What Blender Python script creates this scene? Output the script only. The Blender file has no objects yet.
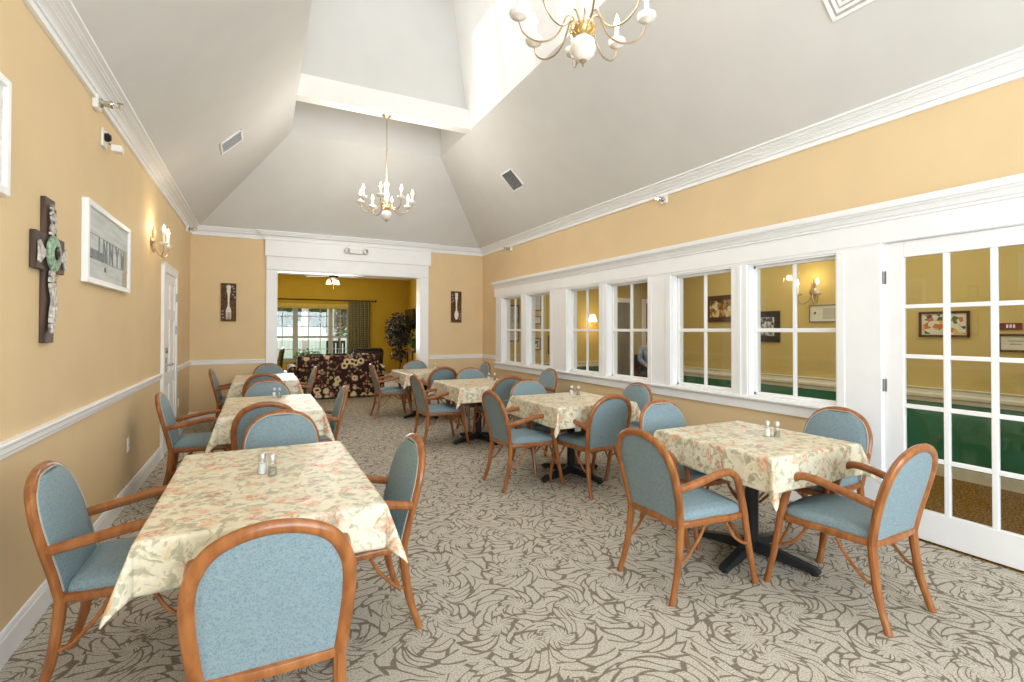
import bpy, math, random
from mathutils import Vector, Matrix
PI = math.pi
random.seed(7)
scene = bpy.context.scene
COL = scene.collection

# ------------------------------------------------------------------ camera, light, exposure
YAW, PITCH, ROLL = 0.4707, 0.0106, 0.0019
F_PX, CY = 495.8, 325.4
cam = bpy.data.cameras.new('camera'); co = bpy.data.objects.new('camera', cam); COL.objects.link(co)
f_ = Vector((math.sin(YAW)*math.cos(PITCH), math.cos(YAW)*math.cos(PITCH), math.sin(PITCH)))
r_ = Vector((math.cos(YAW), -math.sin(YAW), 0)); u_ = r_.cross(f_)
r2 = math.cos(ROLL)*r_+math.sin(ROLL)*u_; u2 = -math.sin(ROLL)*r_+math.cos(ROLL)*u_
M = Matrix((r2, u2, -f_)).transposed().to_4x4(); M.translation = Vector((0, 0, 1.4))
co.matrix_world = M
cam.sensor_fit = 'HORIZONTAL'; cam.sensor_width = 36; cam.lens = 36*F_PX/1024
cam.shift_x = 0; cam.shift_y = -(341-CY)/1024
cam.clip_start = 0.05; cam.clip_end = 300
scene.camera = co

w = bpy.data.worlds.new('world'); scene.world = w; w.use_nodes = True
nt = w.node_tree; nt.nodes.clear()
bg = nt.nodes.new('ShaderNodeBackground'); wo = nt.nodes.new('ShaderNodeOutputWorld')
bg.inputs[0].default_value = (0.86, 0.93, 1.0, 1); bg.inputs[1].default_value = 1.1
nt.links.new(bg.outputs[0], wo.inputs[0])

def lamp(name, kind, loc, power, color=(1, 1, 1), size=(1, 1), rot=(0, 0, 0), soft=None, spread=None):
    l = bpy.data.lights.new(name, kind); l.energy = power; l.color = color
    if kind == 'AREA':
        l.shape = 'RECTANGLE'; l.size, l.size_y = size
        if spread: l.spread = spread
    if kind == 'SUN': l.angle = soft or 0.01
    if kind == 'POINT': l.shadow_soft_size = soft or 0.05
    o = bpy.data.objects.new(name, l); COL.objects.link(o); o.location = loc; o.rotation_euler = rot
    return o
# unseen fill lamp added behind the camera to brighten the room
lamp('back_fill', 'AREA', (1.5, -2.5, 1.75), 212, (0.75, 0.875, 1.0), (4.2, 1.9), (PI/2+0.14, 0, 0))
# daylight falling down the light well
lamp('lightwell_daylight', 'AREA', (1.49, 3.6, 6.3), 9, (0.97, 0.985, 1.0), (1.5, 4.4), (0, 0, 0))
lamp('lightwell_window_daylight', 'AREA', (0.62, 3.4, 5.6), 9, (1, 1, 1), (1.1, 3.4), (0, -PI/2, 0))
lamp('sun', 'SUN', (-5, 0, 12), 0.6, (1, 0.95, 0.86), rot=(0, math.radians(-69), math.radians(12)), soft=0.02)
# hall beside the room: area lamps added under its closed ceiling; living room
lamp('hall_ceiling_fill', 'AREA', (5.0, 3.0, 2.5), 24, (0.97, 0.97, 0.92), (1.2, 4.5))
lamp('hall_far_light', 'AREA', (6.3, 7.6, 2.5), 22, (0.97, 0.97, 0.92), (3.0, 1.6))
lamp('living_window_daylight', 'AREA', (1.2, 14.4, 1.4), 75, (0.95, 0.98, 1), (2.4, 1.4), (-PI/2, 0, 0))
scene.view_settings.view_transform = 'Standard'; scene.view_settings.look = 'None'
scene.view_settings.gamma = 1; scene.view_settings.use_curve_mapping = False
scene.view_settings.exposure = 0.47
scene.cycles.max_bounces = 8; scene.cycles.diffuse_bounces = 5
scene.cycles.transparent_max_bounces = 16
scene.cycles.sample_clamp_indirect = 6

# ------------------------------------------------------------------ materials
def lin(c):
    return tuple(((x/255)/12.92 if x/255 <= .04045 else ((x/255+.055)/1.055)**2.4) for x in c[:3])+(1,)
class NM:
    def __init__(s, name, rough=0.5, spec=0.4, metal=0):
        s.m = bpy.data.materials.new(name); s.m.use_nodes = True; s.t = s.m.node_tree
        s.b = s.t.nodes['Principled BSDF']; s.b.inputs['Roughness'].default_value = rough
        s.b.inputs['Specular IOR Level'].default_value = spec; s.b.inputs['Metallic'].default_value = metal
    def n(s, t, **k):
        x = s.t.nodes.new('ShaderNode'+t)
        for a, b in k.items():
            if a[0] == '_': setattr(x, a[1:], b)
            else:
                i = x.inputs[int(a[1:])] if a[0] == 'i' and a[1:].isdigit() else x.inputs[a.replace('_', ' ')]
                if hasattr(b, 'bl_idname') and 'Socket' in b.bl_idname: s.t.links.new(b, i)
                else: i.default_value = b
        return x
    def l(s, a, b): s.t.links.new(a, b)
    def obj(s, scale=(1, 1, 1), rot=(0, 0, 0)):
        tc = s.n('TexCoord'); mp = s.n('Mapping'); mp.inputs['Scale'].default_value = scale
        mp.inputs['Rotation'].default_value = rot; s.l(tc.outputs['Object'], mp.inputs[0]); return mp.outputs[0]
    def math(s, op, a, b=0.0, c=0.0):
        return s.n('Math', _operation=op, i0=a, i1=b, i2=c).outputs[0]
    def ramp(s, fac, stops, mode='LINEAR'):
        r = s.n('ValToRGB'); s.l(fac, r.inputs[0]); e = r.color_ramp.elements; r.color_ramp.interpolation = mode
        while len(e) < len(stops): e.new(1)
        for i, (p, c) in enumerate(stops): e[i].position = p; e[i].color = lin(c)
        return r.outputs[0]
    def mix(s, fac, a, b, mode='MIX'):
        x = s.n('Mix', _data_type='RGBA', _blend_type=mode)
        for v, i in ((fac, 0), (a, 6), (b, 7)):
            if hasattr(v, 'bl_idname'): s.l(v, x.inputs[i])
            else: x.inputs[i].default_value = lin(v) if i > 0 else v
        return x.outputs[2]
    def color(s, c):
        if hasattr(c, 'bl_idname'): s.l(c, s.b.inputs['Base Color'])
        else: s.b.inputs['Base Color'].default_value = lin(c)
        return s
    def bump(s, h, strength=0.2, dist=0.01):
        b = s.n('Bump'); b.inputs['Strength'].default_value = strength; b.inputs['Distance'].default_value = dist
        s.l(h, b.inputs['Height']); s.l(b.outputs[0], s.b.inputs['Normal']); return s

def noisy(name, c, rough=0.5, amt=0.06, scale=6, spec=0.4, metal=0, bump=0.0, bs=120):
    m = NM(name, rough, spec, metal); v = m.obj()
    n = m.n('TexNoise', Vector=v, Scale=scale, Detail=3.0)
    d = tuple(max(0, x*(1-amt)) for x in c); e = tuple(min(255, x*(1+amt)) for x in c)
    m.color(m.ramp(n.outputs[0], [(0.3, d), (0.7, e)]))
    if bump:
        n2 = m.n('TexNoise', Vector=v, Scale=bs, Detail=2.0); m.bump(n2.outputs[0], bump, 0.004)
    return m.m
def emis(name, c, strength):
    m = NM(name); m.color(c); m.b.inputs['Emission Color'].default_value = lin(c); m.b.inputs['Emission Strength'].default_value = strength
    return m.m
MT = {}
MT['wall'] = noisy('cream_yellow_wall_paint', (226, 200, 157), 0.75, 0.012, 2.5, 0.25, bump=0.08, bs=200)
MT['ochre'] = noisy('ochre_wall_paint', (196, 160, 44), 0.75, 0.02, 2.5, 0.25)
MT['hall'] = noisy('hall_yellow_wall_paint', (206, 180, 108), 0.75, 0.02, 2.5, 0.25)
MT['green'] = noisy('green_wainscot_paint', (38, 112, 78), 0.55, 0.05, 2.5, 0.4)
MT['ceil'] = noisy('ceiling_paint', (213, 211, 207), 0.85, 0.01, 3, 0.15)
MT['well'] = noisy('brightened_well_paint', (240, 238, 234), 0.85, 0.008, 3, 0.15)  # lighter than the ceiling: strong light in the well put into the colour
MT['white'] = noisy('white_trim_paint', (246, 246, 246), 0.35, 0.008, 5, 0.4)
MT['plastic'] = noisy('white_plastic', (236, 234, 228), 0.35, 0.01, 5, 0.4)
MT['chrome'] = noisy('chrome', (200, 198, 192), 0.2, 0.03, 9, 0.5, 1)
MT['steel'] = noisy('brushed_steel', (150, 150, 150), 0.38, 0.05, 30, 0.5, 1)
MT['cap'] = noisy('satin_metal_cap', (205, 205, 205), 0.35, 0.03, 9, 0.5, 0.6)
MT['brass'] = noisy('brass', (214, 188, 136), 0.28, 0.08, 20, 0.5, 1)
MT['cream_metal'] = noisy('cream_enamel', (236, 228, 214), 0.4, 0.02, 20, 0.4)
MT['taupe_metal'] = noisy('taupe_brass_arm', (170, 150, 118), 0.35, 0.06, 20, 0.5, 0.6)
MT['ceramic'] = noisy('white_ceramic', (238, 230, 222), 0.2, 0.02, 10, 0.5)
MT['cast'] = noisy('black_cast_iron', (34, 36, 38), 0.45, 0.1, 30, 0.4)
MT['dark'] = noisy('dark_brown_leather', (38, 26, 24), 0.35, 0.15, 8, 0.5)
MT['black'] = noisy('black_plastic', (24, 24, 26), 0.35, 0.1, 8, 0.4)
MT['olive'] = noisy('olive_upholstery', (110, 112, 40), 0.8, 0.1, 12, 0.2)
MT['paper'] = noisy('cream_paper', (222, 216, 190), 0.8, 0.02, 12, 0.2)
MT['salt'] = noisy('salt', (240, 238, 236), 0.9, 0.02, 90, 0.2)
MT['pepper'] = noisy('pepper', (160, 150, 130), 0.9, 0.3, 300, 0.2)
MT['maroon'] = noisy('maroon_plate', (110, 18, 26), 0.4, 0.05, 12, 0.4)
MT['orange'] = noisy('orange_board', (206, 120, 40), 0.6, 0.05, 12, 0.3)
MT['mahog'] = noisy('mahogany_wood', (72, 34, 22), 0.35, 0.25, 14, 0.4)
MT['reddoor'] = noisy('red_brown_door', (140, 62, 42), 0.45, 0.08, 5, 0.4)
MT['greydoor'] = noisy('grey_door_paint', (140, 136, 126), 0.5, 0.04, 5, 0.4)
MT['fern'] = noisy('leaf_green', (70, 110, 50), 0.5, 0.25, 25, 0.4)
MT['darkleaf'] = noisy('dark_leaf', (24, 30, 26), 0.45, 0.5, 30, 0.4)
MT['pinkflower'] = noisy('pink_blossom', (170, 120, 150), 0.6, 0.3, 30, 0.3)
MT['terracotta'] = noisy('terracotta', (150, 80, 50), 0.7, 0.1, 12, 0.3)
MT['skin'] = noisy('skin', (206, 160, 134), 0.5, 0.04, 20, 0.4)
MT['hair'] = noisy('grey_hair', (150, 146, 140), 0.6, 0.1, 60, 0.3)
MT['trouser'] = noisy('dark_trousers', (44, 46, 60), 0.8, 0.08, 40, 0.2)
MT['lawn'] = noisy('lawn_grass', (120, 165, 70), 0.9, 0.15, 4, 0.1)
MT['concrete'] = noisy('porch_concrete', (190, 186, 178), 0.8, 0.04, 4, 0.2)
MT['tree'] = noisy('tree_foliage', (96, 128, 70), 0.8, 0.3, 3, 0.2)
MT['bark'] = noisy('bark', (92, 74, 58), 0.85, 0.2, 12, 0.2)
MT['bulb'] = emis('warm_bulb', (255, 236, 196), 9)
MT['shade'] = emis('lit_glass_shade', (255, 226, 170), 2.5)
MT['silver'] = noisy('embossed_pewter', (186, 182, 176), 0.4, 0.25, 45, 0.5, 0.35, bump=0.6, bs=60)
MT['verd'] = noisy('verdigris', (138, 164, 138), 0.55, 0.3, 45, 0.4, 0.1, bump=0.6, bs=60)

# honey-brown varnished bentwood
m = NM('varnished_bentwood', 0.28, 0.5); v = m.obj((6, 6, 1.2))
n = m.n('TexNoise', Vector=v, Scale=5.0, Detail=4.0, Distortion=0.4)
m.color(m.ramp(n.outputs[0], [(0.25, (126, 74, 36)), (0.5, (154, 95, 50)), (0.75, (176, 116, 64))])); MT['wood'] = m.m
m = NM('dark_walnut', 0.5, 0.4); v = m.obj((9, 9, 1))
n = m.n('TexNoise', Vector=v, Scale=4.0, Detail=5.0, Distortion=0.8)
m.color(m.ramp(n.outputs[0], [(0.3, (48, 34, 28)), (0.7, (92, 70, 56))])); MT['walnut'] = m.m

# blue-grey upholstery with a small vine pattern
m = NM('blue_vine_fabric', 0.55, 0.3); v = m.obj()
n0 = m.n('TexNoise', Vector=v, Scale=22.0, Detail=2.0)
vv = m.n('Mix', _data_type='VECTOR'); vv.inputs[0].default_value = 0.055
m.l(v, vv.inputs[4]); m.l(n0.outputs['Color'], vv.inputs[5])
vo = m.n('TexVoronoi', Vector=vv.outputs[1], Scale=100.0, _feature='DISTANCE_TO_EDGE')
leaf = m.ramp(vo.outputs[0], [(0.0, (255, 255, 255)), (0.10, (255, 255, 255)), (0.2, (0, 0, 0)), (1, (0, 0, 0))])
n1 = m.n('TexNoise', Vector=v, Scale=260.0, Detail=1.0)
base = m.ramp(n1.outputs[0], [(0.3, (108, 130, 139)), (0.7, (128, 149, 157))])
m.color(m.mix(m.math('MULTIPLY', leaf, 0.42), base, (154, 172, 176)))
m.bump(n1.outputs[0], 0.15, 0.002); MT['fabric'] = m.m
MT['piping'] = noisy('blue_piping', (170, 172, 164), 0.6, 0.05, 60, 0.3)

# floral tablecloth: cream ground, peach and rust blooms, sage and grey leaves
m = NM('floral_tablecloth', 0.38, 0.45); v = m.obj()
nd = m.n('TexNoise', Vector=v, Scale=9.0, Detail=3.0)
vv = m.n('Mix', _data_type='VECTOR'); vv.inputs[0].default_value = 0.11
m.l(v, vv.inputs[4]); m.l(nd.outputs['Color'], vv.inputs[5]); V = vv.outputs[1]
nb = m.n('TexNoise', Vector=V, Scale=16.0, Detail=4.0)
ground = m.ramp(nb.outputs[0], [(0.28, (184, 184, 164)), (0.42, (226, 216, 188)), (0.6, (236, 228, 204)), (0.75, (212, 192, 142))])
nl = m.n('TexNoise', Vector=V, Scale=30.0, Detail=4.0, Distortion=0.6)
c1 = m.mix(m.ramp(nl.outputs[0], [(0.0, (0, 0, 0)), (0.52, (0, 0, 0)), (0.60, (200, 200, 200)), (1, (235, 235, 235))]), ground, (142, 138, 100))
nf = m.n('TexNoise', Vector=v, Scale=55.0, Detail=3.0)
vd = m.n('Mix', _data_type='VECTOR'); vd.inputs[0].default_value = 0.03; m.l(V, vd.inputs[4]); m.l(nf.outputs['Color'], vd.inputs[5])
vf = m.n('TexVoronoi', Vector=vd.outputs[1], Scale=13.0)
petal = m.ramp(vf.outputs['Distance'], [(0.0, (255, 255, 255)), (0.30, (220, 220, 220)), (0.46, (0, 0, 0)), (1, (0, 0, 0))])
pc = m.n('SeparateColor'); m.l(vf.outputs['Color'], pc.inputs[0])
pcol = m.ramp(pc.outputs[0], [(0.0, (200, 108, 68)), (0.25, (218, 142, 98)), (0.45, (164, 78, 44)), (0.62, (222, 166, 118)), (0.8, (150, 108, 78)), (0.9, (184, 88, 62))], 'CONSTANT')
sel = m.math('GREATER_THAN', pc.outputs[1], 0.22)
np_ = m.n('TexNoise', Vector=V, Scale=60.0, Detail=3.0)
pcol2 = m.mix(m.ramp(np_.outputs[0], [(0.44, (0, 0, 0)), (0.58, (225, 225, 225))]), pcol, (246, 224, 194))
c2 = m.mix(m.math('MULTIPLY', m.math('MULTIPLY', petal, sel), 0.9), c1, pcol2)
m.color(c2); MT['cloth'] = m.m

# carpet: beige ground with scrolling brown leaf lines
m = NM('scroll_leaf_carpet', 0.95, 0.1); v = m.obj()
nd = m.n('TexNoise', Vector=v, Scale=2.6, Detail=2.0)
vv = m.n('Mix', _data_type='VECTOR'); vv.inputs[0].default_value = 0.16
m.l(v, vv.inputs[4]); m.l(nd.outputs['Color'], vv.inputs[5]); V = vv.outputs[1]
def fronds(Vs, scale, na, nr, tw, thr):
    # curled leaf blades packed round scattered centres, each outlined in brown
    vo = m.n('TexVoronoi', Vector=Vs, Scale=scale, _voronoi_dimensions='2D', _feature='F1'); vo.inputs['Randomness'].default_value = 1.0
    sub = m.n('VectorMath', _operation='SUBTRACT'); m.l(Vs, sub.inputs[0]); m.l(vo.outputs['Position'], sub.inputs[1])
    sp = m.n('SeparateXYZ'); m.l(sub.outputs[0], sp.inputs[0])
    cc = m.n('SeparateColor'); m.l(vo.outputs['Color'], cc.inputs[0])
    a = m.math('ARCTAN2', sp.outputs[1], sp.outputs[0]); d = vo.outputs['Distance']
    sgn = m.math('MULTIPLY_ADD', m.math('GREATER_THAN', cc.outputs[0], 0.5), 2.0, -1.0)
    px_ = m.math('ADD', m.math('MULTIPLY', a, na), m.math('MULTIPLY', m.math('MULTIPLY', m.math('POWER', d, 0.8), tw), sgn))
    px_ = m.math('ADD', px_, m.math('MULTIPLY', cc.outputs[1], 37.0))
    cb = m.n('CombineXYZ', i0=px_, i1=m.math('MULTIPLY', d, nr))
    v2 = m.n('TexVoronoi', _voronoi_dimensions='2D', _feature='DISTANCE_TO_EDGE'); m.l(cb.outputs[0], v2.inputs['Vector']); v2.inputs['Scale'].default_value = 1.0; v2.inputs['Randomness'].default_value = 0.75
    nn = m.n('TexNoise', Vector=v, Scale=6.0, Detail=1.0)
    t = m.math('MULTIPLY', nn.outputs[0], thr*2.0)
    q = m.n('MapRange', _interpolation_type='SMOOTHSTEP', Value=v2.outputs['Distance']); m.l(m.math('MULTIPLY', t, 0.8), q.inputs[1]); m.l(m.math('MULTIPLY', t, 1.35), q.inputs[2]); q.inputs[3].default_value = 1; q.inputs[4].default_value = 0
    return m.math('MULTIPLY', q.outputs[0], m.math('GREATER_THAN', d, 0.10))
lines = fronds(V, 4.0, 2.1, 3.3, 5.5, 0.078)
sp_ = m.n('TexNoise', Vector=v, Scale=140.0, Detail=2.0)
gr = m.ramp(sp_.outputs[0], [(0.3, (158, 150, 134)), (0.5, (192, 184, 168)), (0.7, (214, 208, 195))])
ln = m.ramp(sp_.outputs[0], [(0.3, (108, 96, 83)), (0.7, (148, 136, 121))])
m.color(m.mix(lines, gr, ln)); m.bump(sp_.outputs[0], 0.5, 0.006); MT['carpet'] = m.m
m = NM('hall_carpet_tweed', 0.95, 0.1); v = m.obj()
n = m.n('TexNoise', Vector=v, Scale=60.0, Detail=3.0)
m.color(m.ramp(n.outputs[0], [(0.35, (84, 58, 20)), (0.5, (134, 98, 44)), (0.65, (176, 142, 80))])); MT['hallcarpet'] = m.m

# dark floral upholstery
m = NM('dark_floral_upholstery', 0.7, 0.25); v = m.obj()
nd = m.n('TexNoise', Vector=v, Scale=12.0, Detail=1.0)
vv = m.n('Mix', _data_type='VECTOR'); vv.inputs[0].default_value = 0.05
m.l(v, vv.inputs[4]); m.l(nd.outputs['Color'], vv.inputs[5]); V = vv.outputs[1]
vf = m.n('TexVoronoi', Vector=V, Scale=5.6); pc = m.n('SeparateColor'); m.l(vf.outputs['Color'], pc.inputs[0])
ring = m.ramp(vf.outputs['Distance'], [(0, (70, 50, 30)), (0.16, (70, 50, 30)), (0.2, (235, 215, 170)), (0.34, (225, 200, 160)), (0.42, (60, 30, 25)), (1, (60, 30, 25))])
vs = m.n('TexVoronoi', Vector=V, Scale=18.0); pd = m.n('SeparateColor'); m.l(vs.outputs['Color'], pd.inputs[0])
small = m.ramp(pd.outputs[0], [(0, (52, 26, 24)), (0.42, (52, 26, 24)), (0.47, (150, 132, 90)), (0.75, (190, 160, 130)), (0.88, (130, 60, 50))], 'CONSTANT')
sm = m.mix(m.math('LESS_THAN', vs.outputs['Distance'], 0.5), (50, 25, 24), small)
mk = m.math('MULTIPLY', m.math('GREATER_THAN', pc.outputs[0], 0.45), m.math('LESS_THAN', vf.outputs['Distance'], 0.42))
m.color(m.mix(mk, sm, ring)); MT['sofa'] = m.m
# curtain print
m = NM('olive_dotted_curtain', 0.8, 0.2); v = m.obj()
vf = m.n('TexVoronoi', Vector=v, Scale=19.0, Randomness=0.1)
m.color(m.ramp(vf.outputs['Distance'], [(0, (36, 32, 24)), (0.3, (44, 40, 28)), (0.40, (134, 124, 84)), (1, (150, 140, 98))])); MT['curtain'] = m.m
# striped shirt
m = NM('striped_shirt', 0.8, 0.2); v = m.obj()
wv = m.n('TexWave', Vector=v, Scale=14.0, Distortion=2.0, _bands_direction='Z')
m.color(m.ramp(wv.outputs[0], [(0.35, (70, 84, 110)), (0.6, (176, 186, 200))])); MT['shirt'] = m.m
# landscape picture, weathered plank picture, poster faces
m = NM('landscape_painting', 0.5, 0.3); v = m.obj((9, 9, 9))
n = m.n('TexNoise', Vector=v, Scale=1.2, Detail=4.0, Distortion=1.0)
m.color(m.ramp(n.outputs[0], [(0.3, (36, 44, 22)), (0.42, (96, 92, 40)), (0.5, (190, 120, 50)), (0.56, (222, 190, 110)), (0.66, (226, 222, 190))])); MT['land'] = m.m
m = NM('photograph_print', 0.4, 0.4); v = m.obj((14, 14, 14))
n = m.n('TexNoise', Vector=v, Scale=1.5, Detail=3.0)
m.color(m.ramp(n.outputs[0], [(0.4, (50, 54, 56)), (0.5, (150, 152, 150)), (0.6, (222, 222, 216))])); MT['photo'] = m.m
m = NM('colour_collage_print', 0.5, 0.3); v = m.obj()
vf = m.n('TexVoronoi', Vector=v, Scale=26.0); pc = m.n('SeparateColor'); m.l(vf.outputs['Color'], pc.inputs[0])
m.color(m.ramp(pc.outputs[0], [(0, (222, 218, 190)), (0.4, (206, 110, 60)), (0.5, (220, 180, 90)), (0.62, (60, 110, 60)), (0.72, (220, 216, 190)), (0.9, (60, 70, 90))], 'CONSTANT')); MT['collage'] = m.m
m = NM('weathered_plank_print', 0.7, 0.25); v = m.obj((1, 1.2, 9))
n = m.n('TexNoise', Vector=v, Scale=3.0, Detail=5.0)
m.color(m.ramp(n.outputs[0], [(0.3, (186, 192, 190)), (0.55, (208, 212, 208)), (0.75, (222, 222, 214))])); MT['plank'] = m.m
m = NM('distressed_brown_panel', 0.6, 0.3); v = m.obj((3, 3, 3))
n = m.n('TexNoise', Vector=v, Scale=7.0, Detail=4.0)
m.color(m.ramp(n.outputs[0], [(0.35, (66, 40, 22)), (0.6, (104, 72, 30)), (0.75, (92, 84, 34))])); MT['panel'] = m.m
MT['greyprint'] = noisy('grey_print', (112, 112, 108), 0.7, 0.1, 30, 0.2)
MT['greyplank'] = noisy('grey_plank_paint', (136, 140, 138), 0.7, 0.08, 30, 0.2)
MT['aged_vent'] = noisy('vent_backing', (188, 182, 176), 0.7, 0.04, 30, 0.2)
MT['tanprint'] = noisy('tan_print', (190, 172, 140), 0.7, 0.05, 30, 0.2)
MT['purpleprint'] = noisy('mauve_print', (158, 130, 140), 0.7, 0.25, 60, 0.2)
MT['agedwhite'] = noisy('aged_white_paint', (224, 222, 214), 0.55, 0.07, 30, 0.3)
MT['fence'] = noisy('white_fence_paint', (238, 238, 236), 0.6, 0.01, 5, 0.3)
MT['windowgrey'] = noisy('window_frame_paint', (176, 174, 166), 0.5, 0.02, 5, 0.3)
MT['blind'] = noisy('yellowed_blind', (206, 178, 84), 0.7, 0.03, 15, 0.2)
MT['rod'] = noisy('dark_bronze', (48, 34, 28), 0.35, 0.1, 20, 0.4, 0.6)

def glassmat(name, tint=(1, 1, 1), ior=1.5, rough=0.0, mn=0.02):
    m = bpy.data.materials.new(name); m.use_nodes = True; t = m.node_tree; t.nodes.clear()
    o = t.nodes.new('ShaderNodeOutputMaterial'); mx = t.nodes.new('ShaderNodeMixShader')
    tr = t.nodes.new('ShaderNodeBsdfTransparent'); gl = t.nodes.new('ShaderNodeBsdfGlossy'); fr = t.nodes.new('ShaderNodeFresnel')
    tr.inputs[0].default_value = tint+(1,); gl.inputs['Roughness'].default_value = rough; fr.inputs[0].default_value = ior
    gm = t.nodes.new('ShaderNodeNewGeometry'); mp = t.nodes.new('ShaderNodeMapRange')   # index seen from the back side is inverted
    mp.inputs[3].default_value = ior; mp.inputs[4].default_value = 1/ior
    t.links.new(gm.outputs['Backfacing'], mp.inputs[0]); t.links.new(mp.outputs[0], fr.inputs[0])
    t.links.new(fr.outputs[0], mx.inputs[0]); t.links.new(tr.outputs[0], mx.inputs[1]); t.links.new(gl.outputs[0], mx.inputs[2]); t.links.new(mx.outputs[0], o.inputs[0])
    return m
MT['glass'] = glassmat('window_glass', (0.96, 0.97, 0.95))
MT['shakerglass'] = glassmat('shaker_glass', (0.9, 0.92, 0.93), 1.45, 0.05)

# ------------------------------------------------------------------ mesh helpers
class MB:
    def __init__(s): s.v = []; s.f = []; s.mi = []; s.cur = 0
    def add(s, vs, fs):
        b = len(s.v); s.v += [tuple(p) for p in vs]; s.f += [tuple(b+i for i in f) for f in fs]; s.mi += [s.cur]*len(fs); return s
    def box(s, x0, x1, y0, y1, z0, z1):
        if x0 > x1: x0, x1 = x1, x0
        if y0 > y1: y0, y1 = y1, y0
        if z0 > z1: z0, z1 = z1, z0
        vs = [(x, y, z) for z in (z0, z1) for y in (y0, y1) for x in (x0, x1)]
        return s.add(vs, [(0, 2, 3, 1), (4, 5, 7, 6), (0, 1, 5, 4), (2, 6, 7, 3), (0, 4, 6, 2), (1, 3, 7, 5)])
    def tube(s, pts, rad, n=8, closed=False, caps=True, flat=(1, 1)):
        P = [Vector(p) for p in pts]; N = len(P)
        R = rad if isinstance(rad, (list, tuple)) else [rad]*N
        T = []
        for i in range(N):
            if closed: t = P[(i+1) % N]-P[i-1]
            else: t = P[min(i+1, N-1)]-P[max(i-1, 0)]
            T.append(t.normalized())
        up = Vector((0, 0, 1)) if abs(T[0].z) < 0.9 else Vector((0, 1, 0))
        nrm = (up-T[0]*up.dot(T[0])).normalized(); vs = []
        for i in range(N):
            nrm = nrm-T[i]*nrm.dot(T[i]); nrm.normalize(); bn = T[i].cross(nrm)
            for k in range(n):
                a = 2*PI*k/n; vs.append(P[i]+(nrm*math.cos(a)*flat[0]+bn*math.sin(a)*flat[1])*R[i])
        fs = []
        for i in range(N if closed else N-1):
            j = (i+1) % N
            for k in range(n): fs.append((i*n+k, i*n+(k+1) % n, j*n+(k+1) % n, j*n+k))
        if not closed and caps: fs += [tuple(range(n-1, -1, -1)), tuple((N-1)*n+k for k in range(n))]
        return s.add(vs, fs)
    def lathe(s, prof, c=(0, 0, 0), n=16, axis='z'):
        vs = []; fs = []
        for (r, z) in prof:
            for k in range(n):
                a = 2*PI*k/n; x, y = r*math.cos(a), r*math.sin(a)
                p = (x, y, z) if axis == 'z' else ((z, x, y) if axis == 'x' else (y, z, x))
                vs.append((p[0]+c[0], p[1]+c[1], p[2]+c[2]))
        for i in range(len(prof)-1):
            for k in range(n): fs.append((i*n+k, i*n+(k+1) % n, (i+1)*n+(k+1) % n, (i+1)*n+k))
        fs += [tuple(range(n-1, -1, -1)), tuple((len(prof)-1)*n+k for k in range(n))]
        return s.add(vs, fs)
    def prism(s, poly, axis, a, b):
        # poly in the two other axes (order: for x: (y,z); for y: (x,z); for z: (x,y))
        def P(p, t): return {'x': (t, p[0], p[1]), 'y': (p[0], t, p[1]), 'z': (p[0], p[1], t)}[axis]
        n = len(poly); vs = [P(p, a) for p in poly]+[P(p, b) for p in poly]
        fs = [(i, (i+1) % n, n+(i+1) % n, n+i) for i in range(n)]+[tuple(range(n-1, -1, -1)), tuple(range(n, 2*n))]
        return s.add(vs, fs)
    def quad(s, a, b, c, d): return s.add([a, b, c, d], [(0, 1, 2, 3)])
    def build(s, name, mat, parent=None, bevel=0, smooth=True, angle=38, subsurf=0):
        me = bpy.data.meshes.new(name); me.from_pydata(s.v, [], s.f); me.update()
        mats = mat if isinstance(mat, (list, tuple)) else [mat]
        for x in mats: me.materials.append(x)
        if len(mats) > 1:
            for p, i in zip(me.polygons, s.mi): p.material_index = i
        import bmesh
        bm = bmesh.new(); bm.from_mesh(me); bmesh.ops.recalc_face_normals(bm, faces=bm.faces); bm.to_mesh(me); bm.free()
        o = bpy.data.objects.new(name, me); COL.objects.link(o)
        if smooth:
            for p in me.polygons: p.use_smooth = True
            me.set_sharp_from_angle(angle=math.radians(angle))
        if bevel:
            b = o.modifiers.new('bevel', 'BEVEL'); b.width = bevel; b.segments = 2; b.limit_method = 'ANGLE'; b.angle_limit = math.radians(40)
        if subsurf:
            b = o.modifiers.new('sub', 'SUBSURF'); b.levels = subsurf; b.render_levels = subsurf
        if parent: o.parent = parent
        return o
def B(x0, x1, y0, y1, z0, z1): return MB().box(x0, x1, y0, y1, z0, z1)
def crom(P, sub=6, closed=False):
    P = [Vector(p) for p in P]; out = []; N = len(P)
    rng = N if closed else N-1
    for i in range(rng):
        if closed: a, b, c, d = P[i-1], P[i], P[(i+1) % N], P[(i+2) % N]
        else: a, b, c, d = P[max(i-1, 0)], P[i], P[i+1], P[min(i+2, N-1)]
        for k in range(sub):
            t = k/sub
            out.append(0.5*((2*b)+(c-a)*t+(2*a-5*b+4*c-d)*t*t+(3*b-a-3*c+d)*t**3))
    if not closed: out.append(P[-1])
    return out
def thing(name, label, cat, loc=(0, 0, 0), rz=0, group=None):
    o = bpy.data.objects.new(name, None); COL.objects.link(o); o.empty_display_size = 0.1
    o.location = loc; o.rotation_euler = (0, 0, rz); return tag(o, label, cat, group)
def tag(o, label, cat, group=None, kind=None):
    o['label'] = label; o['category'] = cat
    if group: o['group'] = group
    if kind: o['kind'] = kind
    return o
def struct(o, label=None, cat=None):
    o['kind'] = 'structure'
    if label: o['label'] = label
    if cat: o['category'] = cat
    return o
def sroot(name, label, cat, loc=(0, 0, 0)):
    o = bpy.data.objects.new(name, None); COL.objects.link(o); o.location = loc; return struct(o, label, cat)
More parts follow.
